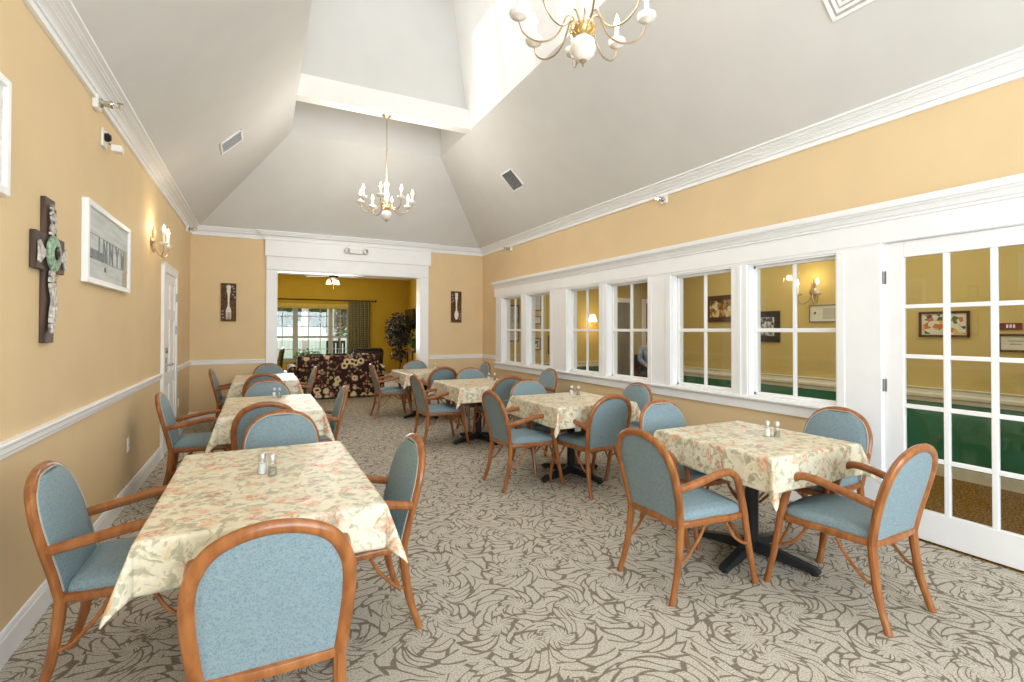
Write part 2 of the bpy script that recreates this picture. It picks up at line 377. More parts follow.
def dup(root, loc, rz, label, group=None):
    def cp(o, par):
        c = o.copy(); COL.objects.link(c)
        if par: c.parent = par
        for ch in kids.get(o.name, []): cp(ch, c)
        return c
    kids = {}
    for o in COL.objects:
        if o.parent: kids.setdefault(o.parent.name, []).append(o)
    r = cp(root, None); r.location = loc; r.rotation_euler = (0, 0, rz); r['label'] = label
    if group: r['group'] = group
    return r
def text(body, size, mat, parent, loc, rot, ext=0.001, name='lettering', align='CENTER'):
    c = bpy.data.curves.new(name, 'FONT'); c.body = body; c.size = size; c.extrude = ext; c.align_x = align; c.align_y = 'CENTER'
    c.materials.append(mat); o = bpy.data.objects.new(name, c); COL.objects.link(o); o.location = loc; o.rotation_euler = rot
    if parent: o.parent = parent
    return o

# ------------------------------------------------------------------ the room
XL, XR, YF, YB = -0.957, 3.94, 9.02, -2.6
ZC = 2.874                       # underside of the crown moulding
WX0, WX1, WZ = 0.38, 2.61, 4.214 # light well opening
# floor
struct(B(XL-0.15, XR, YB-0.15, 14.8, -0.12, 0).build('floor', MT['carpet']), 'beige carpet with brown scrolling leaf pattern', 'floor')
struct(B(XR, 9.6, YB-0.15, 9.3, -0.12, 0).build('floor', MT['hallcarpet']), 'brown tweed carpet of the hall behind the glass', 'floor')
# left wall (dining part, living part)
struct(B(XL-0.15, XL, YB-0.15, YF+0.2, 0, ZC+0.2).build('wall_left', MT['wall']), 'cream yellow left wall with pictures', 'wall')
# far wall with the cased opening
OX0, OX1, OZ = 0.245, 2.665, 2.385
m = MB(); m.box(XL-0.15, OX0, YF, YF+0.2, 0, ZC+0.2); m.box(OX1, XR+0.16, YF, YF+0.2, 0, ZC+0.2); m.box(OX0, OX1, YF, YF+0.2, OZ, ZC+0.2)
struct(m.build('wall_far', MT['wall'], smooth=False), 'far cream yellow wall with wide cased opening', 'wall')
# right wall with six window openings and the door opening
WINS = [(7.38, 8.13), (6.44, 7.20), (5.22, 5.98), (4.31, 5.07), (3.19, 3.96), (2.245, 3.03)]
WZ0, WZ1 = 0.815, 2.0
m = MB(); xa, xb = XR, XR+0.15
m.box(xa, xb, 1.95, YF, 0, WZ0); m.box(xa, xb, 1.95, YF, WZ1, ZC+0.2); m.box(xa, xb, YB-0.15, 1.95, 2.03, ZC+0.2)
ys = [1.95]+[v for a, b in reversed(WINS) for v in (a, b)]+[YF]
for i in range(0, len(ys), 2): m.box(xa, xb, ys[i], ys[i+1], WZ0, WZ1)
m.box(xa, xb, YB-0.15, 0.09, 0, 2.03)
struct(m.build('wall_right', MT['wall'], smooth=False), 'right cream yellow wall above and below the window row', 'wall')
# back wall behind the camera; its window openings are added for light
m = MB(); m.box(XL-0.15, XR+0.15, YB-0.15, YB, 0, 0.8); m.box(XL-0.15, XR+0.15, YB-0.15, YB, 2.5, ZC+0.2)
for a, b in ((XL-0.15, -0.7), (1.4, 1.6), (3.7, XR+0.15)): m.box(a, b, YB-0.15, YB, 0.8, 2.5)
struct(m.build('wall_back', MT['wall'], smooth=False), 'wall behind the viewer with two wide windows added for light', 'wall')
for i, (a, b) in enumerate(((-0.7, 1.4), (1.6, 3.7))):
    r = sroot('window_%d' % (10+i), 'unseen wide window added for light behind the viewer', 'window', (0, YB-0.08, 0))
    q = MB()
    for x in (a+0.03, (a+b)/2, b-0.03): q.box(x-0.03, x+0.03, -0.03, 0.03, 0.8, 2.5)
    for z in (0.83, 1.65, 2.47): q.box(a, b, -0.028, 0.028, z-0.03, z+0.03)
    q.build('window_frame', MT['white'], r)

# vaulted ceiling: four hipped slopes up to a flat, light well above
XA, XB_, YA, YBk = XL+0.117, XR-0.117, YF-0.117, YB+0.117
ZS = 2.991; y7 = 7.70; yb7 = YBk+1.22
WY0, WY1 = 1.6, 6.56
def slab(pts, t=0.06):
    P = [Vector(p) for p in pts]; n = (P[1]-P[0]).cross(P[2]-P[0]).normalized()
    if n.z < 0: n = -n
    k = len(P); return P+[p+n*t for p in P], [tuple(range(k)), tuple(range(2*k-1, k-1, -1))]+[(i, (i+1) % k, k+(i+1) % k, k+i) for i in range(k)]
m = MB(); e = 0.117
cx0, cx1, cy0, cy1, cz = XL+0.116, XR-0.116, YB+0.116, YF-0.116, ZC+0.118   # the slopes start on the crown moulding
m.add(*slab([(cx0, cy1, cz), (cx0, cy0, cz), (WX0, yb7, WZ), (WX0, y7, WZ)]))
m.add(*slab([(cx1, cy1, cz), (cx1, cy0, cz), (WX1, yb7, WZ), (WX1, y7, WZ)]))
m.add(*slab([(cx0, cy1, cz), (cx1, cy1, cz), (WX1, y7, WZ), (WX0, y7, WZ)]))
m.add(*slab([(cx0, cy0, cz), (cx1, cy0, cz), (WX1, yb7, WZ), (WX0, yb7, WZ)]))
m.box(WX0-0.02, WX1+0.02, yb7-0.02, WY0, WZ, WZ+0.05)
struct(m.build('ceiling', MT['ceil'], smooth=False), 'off white hipped vaulted ceiling', 'ceiling')
# light well: side walls lean inward as they rise
ZT = 6.5; TX = 0.128*(ZT-WZ); wt = 0.06
a0, a1 = WX0, WX0+TX; b0, b1 = WX1, WX1-TX
m = MB()
m.add(*slab([(b0, WY0, WZ), (b0, WY1, WZ), (b1, WY1, ZT), (b1, WY0, ZT)]))
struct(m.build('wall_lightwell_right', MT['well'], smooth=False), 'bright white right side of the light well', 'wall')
def lw(z): return WX0+0.128*(z-WZ)
m = MB(); wy = [(2.2, 3.7), (4.1, 5.7)]; z0, z1 = 5.0, 6.1
def lpan(ya, yb, za, zb): m.add([(lw(za), ya, za), (lw(za), yb, za), (lw(zb), yb, zb), (lw(zb), ya, zb), (lw(za)-wt, ya, za), (lw(za)-wt, yb, za), (lw(zb)-wt, yb, zb), (lw(zb)-wt, ya, zb)],
    [(0, 1, 2, 3), (7, 6, 5, 4), (0, 4, 5, 1), (1, 5, 6, 2), (2, 6, 7, 3), (3, 7, 4, 0)])
lpan(WY0, WY1, WZ, z0); lpan(WY0, WY1, z1, ZT); lpan(WY0, 2.2, z0, z1); lpan(3.7, 4.1, z0, z1); lpan(5.7, WY1, z0, z1)
struct(m.build('wall_lightwell_left', MT['well'], smooth=False), 'left side of the light well with its high windows', 'wall')
for i, (ya, yb) in enumerate(wy):
    r = sroot('window_%d' % (12+i), 'high window in the left side of the light well', 'window', (0, 0, 0)); q = MB()
    for y in (ya+0.02, (ya+yb)/2, yb-0.02): q.tube([(lw(z0)-0.03, y, z0), (lw(z1)-0.03, y, z1)], 0.02, 4)
    for z in (z0+0.02, z1-0.02): q.box(lw(z)-0.05, lw(z)-0.01, ya, yb, z-0.02, z+0.02)
    q.build('window_frame', MT['white'], r)
m = MB(); m.add([(a0-.06, WY1-.06, WZ), (b0+.06, WY1-.06, WZ), (b1+.06, WY1-.06, ZT), (a1-.06, WY1-.06, ZT), (a0-.06, WY1, WZ), (b0+.06, WY1, WZ), (b1+.06, WY1, ZT), (a1-.06, WY1, ZT)],
    [(0, 1, 2, 3), (7, 6, 5, 4), (0, 4, 5, 1), (1, 5, 6, 2), (2, 6, 7, 3), (3, 7, 4, 0)])
struct(m.build('wall_lightwell_far', MT['ceil'], smooth=False), 'far side of the light well above the beam', 'wall')
m = MB(); m.add([(a0-.06, WY0-.06, WZ), (b0+.06, WY0-.06, WZ), (b1+.06, WY0-.06, ZT), (a1-.06, WY0-.06, ZT), (a0-.06, WY0, WZ), (b0+.06, WY0, WZ), (b1+.06, WY0, ZT), (a1-.06, WY0, ZT)],
    [(0, 1, 2, 3), (7, 6, 5, 4), (0, 4, 5, 1), (1, 5, 6, 2), (2, 6, 7, 3), (3, 7, 4, 0)])
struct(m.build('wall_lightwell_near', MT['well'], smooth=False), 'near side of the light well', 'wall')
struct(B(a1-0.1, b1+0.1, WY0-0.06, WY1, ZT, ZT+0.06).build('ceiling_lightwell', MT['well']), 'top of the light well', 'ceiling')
m = MB(); zt = 5.0   # low bay of the well behind the beam
m.box(WX0-0.06, WX0, WY1, y7+0.06, WZ, zt); m.box(WX1, WX1+0.06, WY1, y7+0.06, WZ, zt); m.box(WX0, WX1, y7, y7+0.06, WZ, zt); m.box(WX0-0.06, WX1+0.06, WY1, y7+0.06, zt, zt+0.05)
struct(m.build('wall_lightwell_bay', MT['ceil'], smooth=False), 'low bay of the light well behind the white beam', 'wall')
# beams crossing the well
struct(B(WX0-0.01, WX1+0.01, 6.40, 6.56, WZ-0.012, 4.475).build('trim_1', MT['well']), 'white beam crossing the foot of the light well', 'beam')
struct(B(WX0-0.01, WX1+0.01, 2.04, 2.20, WZ-0.012, 4.475).build('trim_2', MT['well']), 'second beam that carries the near chandelier', 'beam')

# mouldings: profile is (distance from wall, height)
CROWN = [(0, 0), (0.022, 0), (0.022, 0.034), (0.010, 0.036), (0.010, 0.041), (0.028, 0.043), (0.028, 0.056), (0.034, 0.062), (0.046, 0.068), (0.060, 0.071), (0.060, 0.078), (0.072, 0.079), (0.072, 0.084),
         (0.066, 0.086), (0.066, 0.091), (0.090, 0.092), (0.090, 0.098), (0.104, 0.100), (0.104, 0.106), (0.098, 0.108), (0.098, 0.114), (0.128, 0.115), (0.128, 0.130), (0.10, 0.13), (0, 0.13)]
CROWN = [(d*1.0, z) for d, z in CROWN]
RAIL = [(0, 0), (0.012, 0.002), (0.014, 0.018), (0.020, 0.024), (0.020, 0.046), (0.028, 0.052), (0.030, 0.062), (0.024, 0.068), (0, 0.070)]
BASE = [(0, 0), (0.016, 0), (0.016, 0.105), (0.012, 0.112), (0.012, 0.120), (0.006, 0.134), (0, 0.137)]
def sweep(name, prof, path, z, mat, label, cat, kindname=None):
    """profile swept along a plan polyline with mitred corners; path points (x,y), moulding on the left side of travel"""
    m = MB(); n = len(path); vs = []; k = len(prof)
    for i, p in enumerate(path):
        p = Vector(p); d0 = (Vector(path[i])-Vector(path[i-1])).normalized() if i > 0 else None
        d1 = (Vector(path[i+1])-Vector(path[i])).normalized() if i < n-1 else None
        if d0 is None: d0 = d1
        if d1 is None: d1 = d0
        n0 = Vector((-d0.y, d0.x)); n1 = Vector((-d1.y, d1.x)); b = (n0+n1); b = b/(b.length_squared/2) if b.length > 1e-6 else n0
        for (d, h) in prof: q = p+b*d; vs.append((q.x, q.y, z+h))
    fs = []
    for i in range(n-1):
        for j in range(k): fs.append((i*k+j, i*k+(j+1) % k, (i+1)*k+(j+1) % k, (i+1)*k+j))
    fs += [tuple(range(k)), tuple((n-1)*k+j for j in range(k-1, -1, -1))]
    m.add(vs, fs); o = m.build(name, mat, angle=25); return struct(o, label, cat)
# room walked anticlockwise keeps the interior on the left
HX0, HX1, HD = 0.07, 2.86, 0.055
sweep('trim_3', CROWN, [(XR, YB), (XR, YF), (HX1, YF), (HX1, YF-HD), (HX0, YF-HD), (HX0, YF), (XL, YF), (XL, YB), (XR, YB)], ZC, MT['white'], 'white crown moulding round the foot of the vault', 'crown moulding')
DY0, DY1 = 6.52, 7.52   # left door casing
sweep('trim_4', RAIL, [(XR, WINS[0][1]+0.26), (XR, YF), (2.84, YF)], 0.862, MT['white'], 'white chair rail on the far right corner', 'chair rail')
sweep('trim_5', RAIL, [(0.08, YF), (XL, YF), (XL, DY1)], 0.862, MT['white'], 'white chair rail on the far left corner', 'chair rail')
sweep('trim_6', RAIL, [(XL, DY0), (XL, YB)], 0.862, MT['white'], 'white chair rail along the left wall', 'chair rail')
sweep('baseboard_left', BASE, [(XL, DY0), (XL, YB)], 0, MT['white'], 'white baseboard along the left wall', 'baseboard')
sweep('baseboard_far_left', BASE, [(0.08, YF), (XL, YF), (XL, DY1)], 0, MT['white'], 'white baseboard left of the opening', 'baseboard')
sweep('baseboard_right', BASE, [(XR, 1.99), (XR, YF), (2.84, YF)], 0, MT['white'], 'white baseboard below the window row', 'baseboard')
# cased opening
m = MB(); m.box(0.09, OX0, YF-0.03, YF+0.001, 0, 2.385); m.box(OX1, 2.82, YF-0.03, YF+0.001, 0, 2.385)
m.box(OX0-0.001, OX0+0.012, YF-0.03, YF+0.22, 0, OZ); m.box(OX1-0.012, OX1+0.001, YF-0.03, YF+0.22, 0, OZ); m.box(OX0, OX1, YF-0.03, YF+0.22, OZ-0.012, OZ)
m.box(0.075, 2.835, YF-0.034, YF, 2.385, 2.395); m.box(0.09, 2.82, YF-0.03, YF, 2.395, 2.62)
m.box(0.07, 2.86, YF-HD, YF, 2.61, ZC+0.01)
struct(m.build('trim_7', MT['white'], bevel=0.004), 'white casing and tall header round the wide opening', 'door casing')
# window row casing and header
m = MB(); x0 = XR-0.018; x1 = XR+0.002
yn = WINS[-1][0]; y_far = 8.38
pan = [y_far, WINS[0][1]]
for (a, b) in ((8.13, 8.38), (7.20, 7.38), (5.98, 6.44), (5.07, 5.22), (3.96, 4.31), (3.03, 3.19), (1.955, 2.245)): m.box(x0, x1, a, b, WZ0-0.02, 2.0)
m.box(x0, x1, 1.955, y_far, 2.0, 2.028)
# raised casing strips either side of each window pair
for (a, b) in ((8.13, 8.20), (7.27, 7.31), (6.37, 6.44), (5.98, 6.05), (5.125, 5.165), (4.25, 4.31), (3.96, 4.03), (3.09, 3.13), (2.19, 2.245)): m.box(x0-0.008, x0, a, b, WZ0-0.01, 2.0)
struct(m.build('trim_8', MT['white'], bevel=0.003), 'white panels and casings between the windows', 'window casing')
HP = [(0, 0), (0.028, 0), (0.028, 0.150), (0.044, 0.153), (0.044, 0.163), (0.034, 0.166), (0.034, 0.172), (0.050, 0.176), (0.054, 0.190), (0.066, 0.206), (0.080, 0.212), (0.072, 0.216), (0.072, 0.224), (0.094, 0.226), (0.100, 0.240), (0.100, 0.27), (0, 0.27)]
m = MB(); m.prism([(XR-d, 2.026+h) for d, h in HP], 'y', -1.2, 8.42)
struct(m.build('trim_9', MT['white'], angle=25), 'long white header moulding over the windows and glass door', 'window header')
AP = [(0, 0), (0.022, 0), (0.022, 0.075), (0.03, 0.082), (0.05, 0.088), (0.055, 0.10), (0.05, 0.112), (0, 0.112)]
m = MB(); m.prism([(XR-d, 0.703+h) for d, h in AP], 'y', 2.16, 8.42)
struct(m.build('trim_10', MT['white'], angle=25), 'long white window sill and apron', 'window sill')
# windows: two lights wide, two lights high
for i, (a, b) in enumerate(WINS):
    place = ('farthest', 'second', 'third', 'fourth', 'fifth', 'nearest')[i]
    r = sroot('window_%d' % (i+1), '%s white four-pane window of the interior window row' % place, 'window', (XR+0.075, (a+b)/2, WZ0)); h = (b-a)/2; H = WZ1-WZ0
    q = MB()
    for sx in (-1, 1): q.box(-0.085, 0.075, sx*h, sx*(h-0.014), 0, H)
    q.box(-0.084, 0.074, -h+.001, h-.001, 0.001, 0.014); q.box(-0.084, 0.074, -h+.001, h-.001, H-0.014, H-.001)
    q.build('jamb', MT['white'], r)
    q = MB(); g = 0.018
    for sx in (-1, 1): q.box(-g, g, sx*(h-0.014), sx*(h-0.042), 0.014, H-0.014)
    q.box(-g, g, -h+0.014, h-0.014, 0.014, 0.040); q.box(-g, g, -h+0.014, h-0.014, H-0.036, H-0.014)
    q.build('sash', MT['white'], r, bevel=0.003)
    zm = 1.408-WZ0
    q = MB(); q.box(-0.014, 0.014, -0.013, 0.013, 0.04, H-0.036); q.box(-0.016, 0.016, -h+0.042, h-0.042, zm-0.017, zm+0.017)
    q.build('muntin', MT['white'], r, bevel=0.003)
    B(-0.002, 0.002, -h+0.03, h-0.03, 0.03, H-0.03).build('pane', MT['glass'], r)
# french doors
for i, (ya, yb, lab) in enumerate(((1.0, 1.935, 'white fifteen-pane glass door with steel hinges at the right'), (0.10, 0.99, 'second leaf of the white glass door'))):
    r = sroot('door_%d' % (i+2), lab, 'door', (XR+0.03, 0, 0)); q = MB(); g = 0.02
    st = 0.115; zt, zb = 1.91, 0.21
    q.box(-g, g, ya, ya+st, 0.012, 2.02); q.box(-g, g, yb-st, yb, 0.012, 2.02); q.box(-g, g, ya+st, yb-st, zt, 2.02); q.box(-g, g, ya+st, yb-st, 0.012, zb)
    q.build('door_frame', MT['white'], r, bevel=0.004)
    q = MB(); W = yb-ya-2*st
    for k in (1, 2): y = ya+st+W*k/3; q.box(-g*.8, g*.8, y-0.016, y+0.016, zb, zt)
    for k in range(1, 5): z = zb+(zt-zb)*k/5; q.box(-g*.8+.001, g*.8-.001, ya+st, yb-st, z-0.014, z+0.014)
    q.build('muntin', MT['white'], r, bevel=0.004)
    B(-0.002, 0.002, ya+st-0.005, yb-st+0.005, zb-0.005, zt+0.005).build('pane', MT['glass'], r)
    if i == 0:
        for z in (1.78, 1.02, 0.26):
            q = MB(); q.tube([(-g-0.008, yb+0.004, z-0.045), (-g-0.008, yb+0.004, z+0.045)], 0.007, 8); q.box(-g-0.004, -g, yb-0.012, yb+0.02, z-0.045, z+0.045)
            q.build('hinge', MT['steel'], r)
m = MB(); m.box(XR+0.0, XR+0.15, 1.936, 1.958, 0, 2.03); m.box(XR, XR+0.15, 0.075, 0.098, 0, 2.03); m.box(XR, XR+0.15, 0.075, 1.958, 2.022, 2.032)
m.box(XR-0.018, XR, 1.945, 1.958, 0, 2.026); m.box(XR-0.018, XR, 1.955, 2.245, 0.0, 0.80)
struct(m.build('trim_11', MT['white'], bevel=0.002), 'white jamb and panel beside the glass door', 'door casing')
# left door: six panels, casing, lever, kick hardware
r = sroot('door_1', 'white six-panel door in the left wall', 'door', (XL, 0, 0))
q = MB(); a, b = 6.62, 7.42
q.box(0.0, 0.012, a, b, 0.01, 2.04)
rows = [(0.10, 0.78), (0.92, 1.55), (1.66, 1.95)]; mid = (a+b)/2
q.build('door_slab', MT['white'], r)
q = MB()
def rail(y0, y1, z0, z1): q.box(0.012, 0.022, y0, y1, z0, z1)
rail(a, a+0.11, 0.01, 2.04); rail(b-0.11, b, 0.01, 2.04); rail(mid-0.05, mid+0.05, 0.01, 2.04)
for z0, z1 in ((0.01, 0.2), (0.78, 0.92), (1.52, 1.64), (1.93, 2.04)): rail(a+0.11, mid-0.05, z0, z1); rail(mid+0.05, b-0.11, z0, z1)
for (z0, z1) in ((0.2, 0.78), (0.92, 1.52), (1.64, 1.93)):
    for (y0, y1) in ((a+0.11, mid-0.05), (mid+0.05, b-0.11)): q.box(0.012, 0.018, y0+0.03, y1-0.03, z0+0.03, z1-0.03)
q.build('door_panels', MT['white'], r, bevel=0.004)
q = MB(); q.box(-0.001, 0.03, DY0, a, 0, 2.14); q.box(-0.001, 0.03, b, DY1, 0, 2.14); q.box(-0.001, 0.03, a, b, 2.045, 2.14); q.box(-0.001, 0.036, DY0, DY1, 2.12, 2.145)
q.build('door_casing', MT['white'], r, bevel=0.004)
q = MB(); q.box(0.022, 0.03, a+0.03, a+0.10, 0.93, 1.09); q.tube([(0.03, a+0.065, 1.01), (0.075, a+0.065, 1.01), (0.08, a+0.18, 1.01)], 0.011, 8); q.build('door_handle', MT['steel'], r)
q = MB(); q.lathe([(0.03, 0.022), (0.033, 0.03), (0.028, 0.042), (0.001, 0.045)], (0, a+0.065, 1.17), 12, 'x'); q.build('deadbolt', MT['steel'], r)
for z in (1.8, 1.4): B(0.028, 0.036, b-0.02, b+0.02, z-0.05, z+0.05).build('hinge', MT['steel'], r)

# ------------------------------------------------------------------ living room beyond
LY, LZ = 14.6, 2.95
struct(B(XL-0.15, XL, YF+0.2, LY+0.2, 0, LZ+0.1).build('wall_living_left', MT['ochre']), 'ochre left wall of the living room', 'wall')
struct(B(XR, XR+0.15, YF+0.2, LY+0.2, 0, LZ+0.1).build('wall_living_right', MT['ochre']), 'ochre right wall of the living room', 'wall')
LZ = 2.95
m = MB(); LX0, LX1, LZ0, LZ1 = -0.75, 2.27, 0.58, 2.06
m.box(XL, LX0, LY, LY+0.2, 0, LZ+0.1); m.box(LX1, XR, LY, LY+0.2, 0, LZ+0.1); m.box(LX0, LX1, LY, LY+0.2, 0, LZ0); m.box(LX0, LX1, LY, LY+0.2, LZ1, LZ+0.1)
struct(m.build('wall_living_far', MT['ochre'], smooth=False), 'ochre far wall of the living room with wide window', 'wall')
struct(B(XL-0.15, XR+0.15, YF+0.2, LY+0.2, LZ, LZ+0.1).build('ceiling_living', MT['ceil']), 'pale ceiling of the living room', 'ceiling')
struct(B(OX0-1.1, OX1+1.2, YF+0.2, YF+0.21, OZ, LZ).build('wall_living_near', MT['ochre']), 'living room side of the wall over the opening', 'wall')
sweep('trim_12', [(0, 0), (0.01, 0), (0.015, 0.02), (0.02, 0.04), (0.02, 0.05), (0, 0.05)], [(XR, YF+0.25), (XR, LY), (XL, LY), (XL, YF+0.25)], LZ-0.05, MT['white'], 'crown moulding of the living room', 'crown moulding')
sweep('baseboard_living', BASE, [(XR, YF+0.25), (XR, LY), (XL, LY), (XL, YF+0.25)], 0, MT['white'], 'white baseboard of the living room', 'baseboard')
r = sroot('window_7', 'wide triple window of the living room looking on a lawn', 'window', (0, LY+0.1, 0)); q = MB()
for x0, x1 in ((LX0, LX0+0.06), (-0.17, -0.05), (0.80, 0.93), (1.72, 1.82), (LX1-0.06, LX1)): q.box(x0, x1, -0.04, 0.04, LZ0, LZ1)
for z in (LZ0+0.03, 1.215, LZ1-0.03): q.box(LX0, LX1, -0.038, 0.038, z-0.03, z+0.03)
q.box(LX0-0.08, LX1+0.08, -0.15, 0.1, LZ0-0.03, LZ0)
q.build('window_frame', MT['windowgrey'], r)
q = MB()
for x in (-0.46, 0.22, 0.54, 1.2, 1.5, 2.03): q.box(x-0.01, x+0.01, -0.012, 0.012, LZ0, LZ1)
for z in (0.88, 1.5, 1.78): q.box(LX0, LX1, -0.011, 0.011, z-0.01, z+0.01)
q.build('muntin', MT['windowgrey'], r)
B(LX0, LX1, -0.002, 0.002, LZ0, LZ1).build('pane', MT['glass'], r)
o = MB()
for k in range(3): o.box(-0.7, 2.24, LY-0.05-0.012*k, LY-0.04-0.012*k, 2.0+0.02*k, 2.13)
tag(o.build('roller_blind', MT['blind']), 'raised yellow blind at the top of the living room window', 'blind')
r = thing('curtain_rod', 'dark curtain rod over the living room window', 'curtain rod', (1.0, LY-0.1, 2.235))
MB().tube([(-1.8, 0, 0), (1.93, 0, 0)], 0.016, 8).build('rod', MT['rod'], r)
MB().lathe([(0.001, -0.03), (0.03, -0.01), (0.034, 0.01), (0.02, 0.03), (0.001, 0.04)], (1.96, 0, 0), 10, 'x').build('finial', MT['rod'], r)
q = MB(); q.box(1.8, 1.82, -0.01, 0.1, -0.01, 0.01); q.build('bracket', MT['rod'], r)
m = MB(); vs = []; NX = 40; x0, x1 = 2.22, 2.82
for j, z in enumerate((2.21, 1.4, 0.12)):
    for i in range(NX+1):
        t = i/NX; vs.append((x0+(x1-x0)*t, LY-0.1+0.035*math.sin(t*PI*12)*(0.7+0.3*j), z))
m.add(vs, [(j*(NX+1)+i, j*(NX+1)+i+1, (j+1)*(NX+1)+i+1, (j+1)*(NX+1)+i) for j in range(2) for i in range(NX)])
o = m.build('curtain', MT['curtain']); s_ = o.modifiers.new('s', 'SOLIDIFY'); s_.thickness = 0.004
tag(o, 'olive patterned pleated curtain at the right of the living room window', 'curtain')
# sofa, back toward the dining room
def rbox(m, x0, x1, y0, y1, z0, z1): m.box(x0, x1, y0, y1, z0, z1)
r = thing('sofa', 'dark floral sofa seen from behind in the living room opening', 'sofa', (1.46, 11.15, 0))
q = MB(); q.prism([(-0.50, 0.03), (-0.46, 0.84), (-0.42, 0.88), (-0.30, 0.88), (-0.24, 0.84), (-0.18, 0.42), (-0.18, 0.03)], 'x', -0.78, 0.80); q.build('backrest', MT['sofa'], r, bevel=0.02)
B(-0.80, 0.82, -0.18, 0.44, 0.10, 0.40).build('seat_base', MT['sofa'], r, bevel=0.03)
for x in (-0.78, -0.26, 0.27): B(x+0.01, x+0.51, -0.16, 0.46, 0.401, 0.53).build('seat_cushion', MT['sofa'], r, bevel=0.04)
for x in (-0.76, -0.25, 0.27): q = MB(); q.prism([(-0.17, 0.53), (-0.235, 0.91), (-0.10, 0.915), (-0.02, 0.53)], 'x', x, x+0.49); q.build('back_cushion', MT['sofa'], r, bevel=0.04)
for s in (-1, 1):
    q = MB(); q.box(s*0.79, s*0.93, -0.42, 0.42, 0.08, 0.54); q.tube([(s*0.86, -0.44, 0.58), (s*0.86, 0.44, 0.58)], 0.10, 14); q.build('armrest', MT['sofa'], r)
for x in (-0.75, 0.75):
    for y in (-0.4, 0.36): MB().lathe([(0.03, 0), (0.035, 0.1)], (x, y, 0), 8).build('foot', MT['mahog'], r)
def armchair(name, label, loc, rz, mat, carved=True):
    r = thing(name, label, 'armchair', loc, rz)
    q = MB(); q.box(-0.28, 0.28, -0.24, 0.3, 0.2, 0.42); q.build('seat', mat, r, bevel=0.03)
    q = MB(); q.prism([(-0.34, 0.42), (-0.40, 0.93), (-0.30, 0.95), (-0.22, 0.42)], 'x', -0.32, 0.32); q.build('backrest', mat, r, bevel=0.03)
    q = MB(); q.tube(crom([(-0.34, -0.32, 0.3), (-0.345, -0.34, 0.7), (-0.34, -0.38, 0.93), (-0.2, -0.385, 0.965), (0, -0.385, 0.955), (0.2, -0.385, 0.965), (0.34, -0.38, 0.93), (0.345, -0.34, 0.7), (0.34, -0.32, 0.3)], 4), 0.025, 8); q.build('back_frame', MT['dark'], r)
    for s in (-1, 1):
        q = MB(); q.box(s*0.29, s*0.36, -0.3, 0.28, 0.2, 0.6); q.tube([(s*0.33, -0.3, 0.62), (s*0.34, 0.3, 0.62)], 0.05, 10); q.build('armrest', mat, r)
        for y in (-0.25, 0.25): MB().lathe([(0.018, 0), (0.03, 0.2)], (s*0.27, y, 0), 8).build('leg', MT['dark'], r)
    return r
armchair('armchair', 'black leather armchair behind the right end of the floral sofa', (2.26, 12.3, 0), 0, MT['dark'])
armchair('armchair', 'olive green armchair at the left side of the living room', (0.13, 13.2, 0), PI/2, MT['olive'])
r = thing('coffee_table', 'low dark table left of the floral sofa', 'table', (0.52, 11.9, 0))
B(-0.3, 0.3, -0.25, 0.25, 0.46, 0.50).build('tabletop', MT['dark'], r, bevel=0.008)
for x in (-0.26, 0.26):
    for y in (-0.21, 0.21): B(x-0.025, x+0.025, y-0.025, y+0.025, 0, 0.46).build('leg', MT['dark'], r)
# ficus
def leaves(m, c, R, n, size, rnd, squash=1.0, shell=0.5):
    for _ in range(n):
        while True:
            d = Vector((rnd.uniform(-1, 1), rnd.uniform(-1, 1), rnd.uniform(-1, 1)))
            if shell < d.length <= 1: break
        p = Vector(c)+Vector((d.x*R, d.y*R, d.z*R*squash))
        a = Vector((rnd.uniform(-1, 1), rnd.uniform(-1, 1), rnd.uniform(-1, .3))).normalized(); b = a.cross(Vector((rnd.random(), rnd.random(), rnd.random()))).normalized()
        s = size*rnd.uniform(0.7, 1.3); nn = a.cross(b)*s*0.12
        m.add([p, p+a*s*.5+b*s*.28+nn, p+a*s, p+a*s*.5-b*s*.28+nn], [(0, 1, 2), (0, 2, 3)])
rnd = random.Random(3)
r = thing('ficus_tree', 'dark leafy artificial ficus tree in the living room corner', 'potted tree', (3.44, 13.6, 0))
q = MB(); q.lathe([(0.13, 0), (0.17, 0.28), (0.18, 0.3), (0.15, 0.3), (0.02, 0.27)], (0, 0, 0), 14); q.build('pot', MT['terracotta'], r)
q = MB(); q.tube(crom([(0, 0, 0.25), (0.02, 0.01, 0.6), (-0.02, 0, 0.9), (0.01, 0, 1.3)], 4), 0.025, 7); q.tube([(0, 0, .9), (-.15, .05, 1.4)], 0.012, 6); q.tube([(0, 0, .9), (.15, -.05, 1.5)], 0.012, 6); q.build('trunk', MT['bark'], r)
q = MB(); leaves(q, (0.0, 0, 1.42), 0.38, 900, 0.09, rnd, 1.3, 0.2); leaves(q, (-0.03, 0, 0.76), 0.22, 160, 0.08, rnd, 0.9, 0.2); q.build('foliage', MT['darkleaf'], r, smooth=False)
q = MB(); leaves(q, (0.0, 0, 1.42), 0.41, 60, 0.06, rnd, 1.3, 0.8); q.build('blossom', MT['pinkflower'], r, smooth=False)
r = thing('console_table', 'wooden two-shelf stand beside the ficus tree', 'side table', (3.72, 12.95, 0))
B(-0.2, 0.2, -0.3, 0.3, 0.82, 0.86).build('tabletop', MT['mahog'], r, bevel=0.005); B(-0.18, 0.18, -0.28, 0.28, 0.5, 0.53).build('shelf', MT['mahog'], r)
for x in (-0.17, 0.17):
    for y in (-0.26, 0.26): B(x-0.02, x+0.02, y-0.02, y+0.02, 0, 0.82).build('leg', MT['mahog'], r)
r = thing('potted_plant', 'small green potted plant on the wooden stand', 'potted plant', (3.72, 12.95, 0.86))
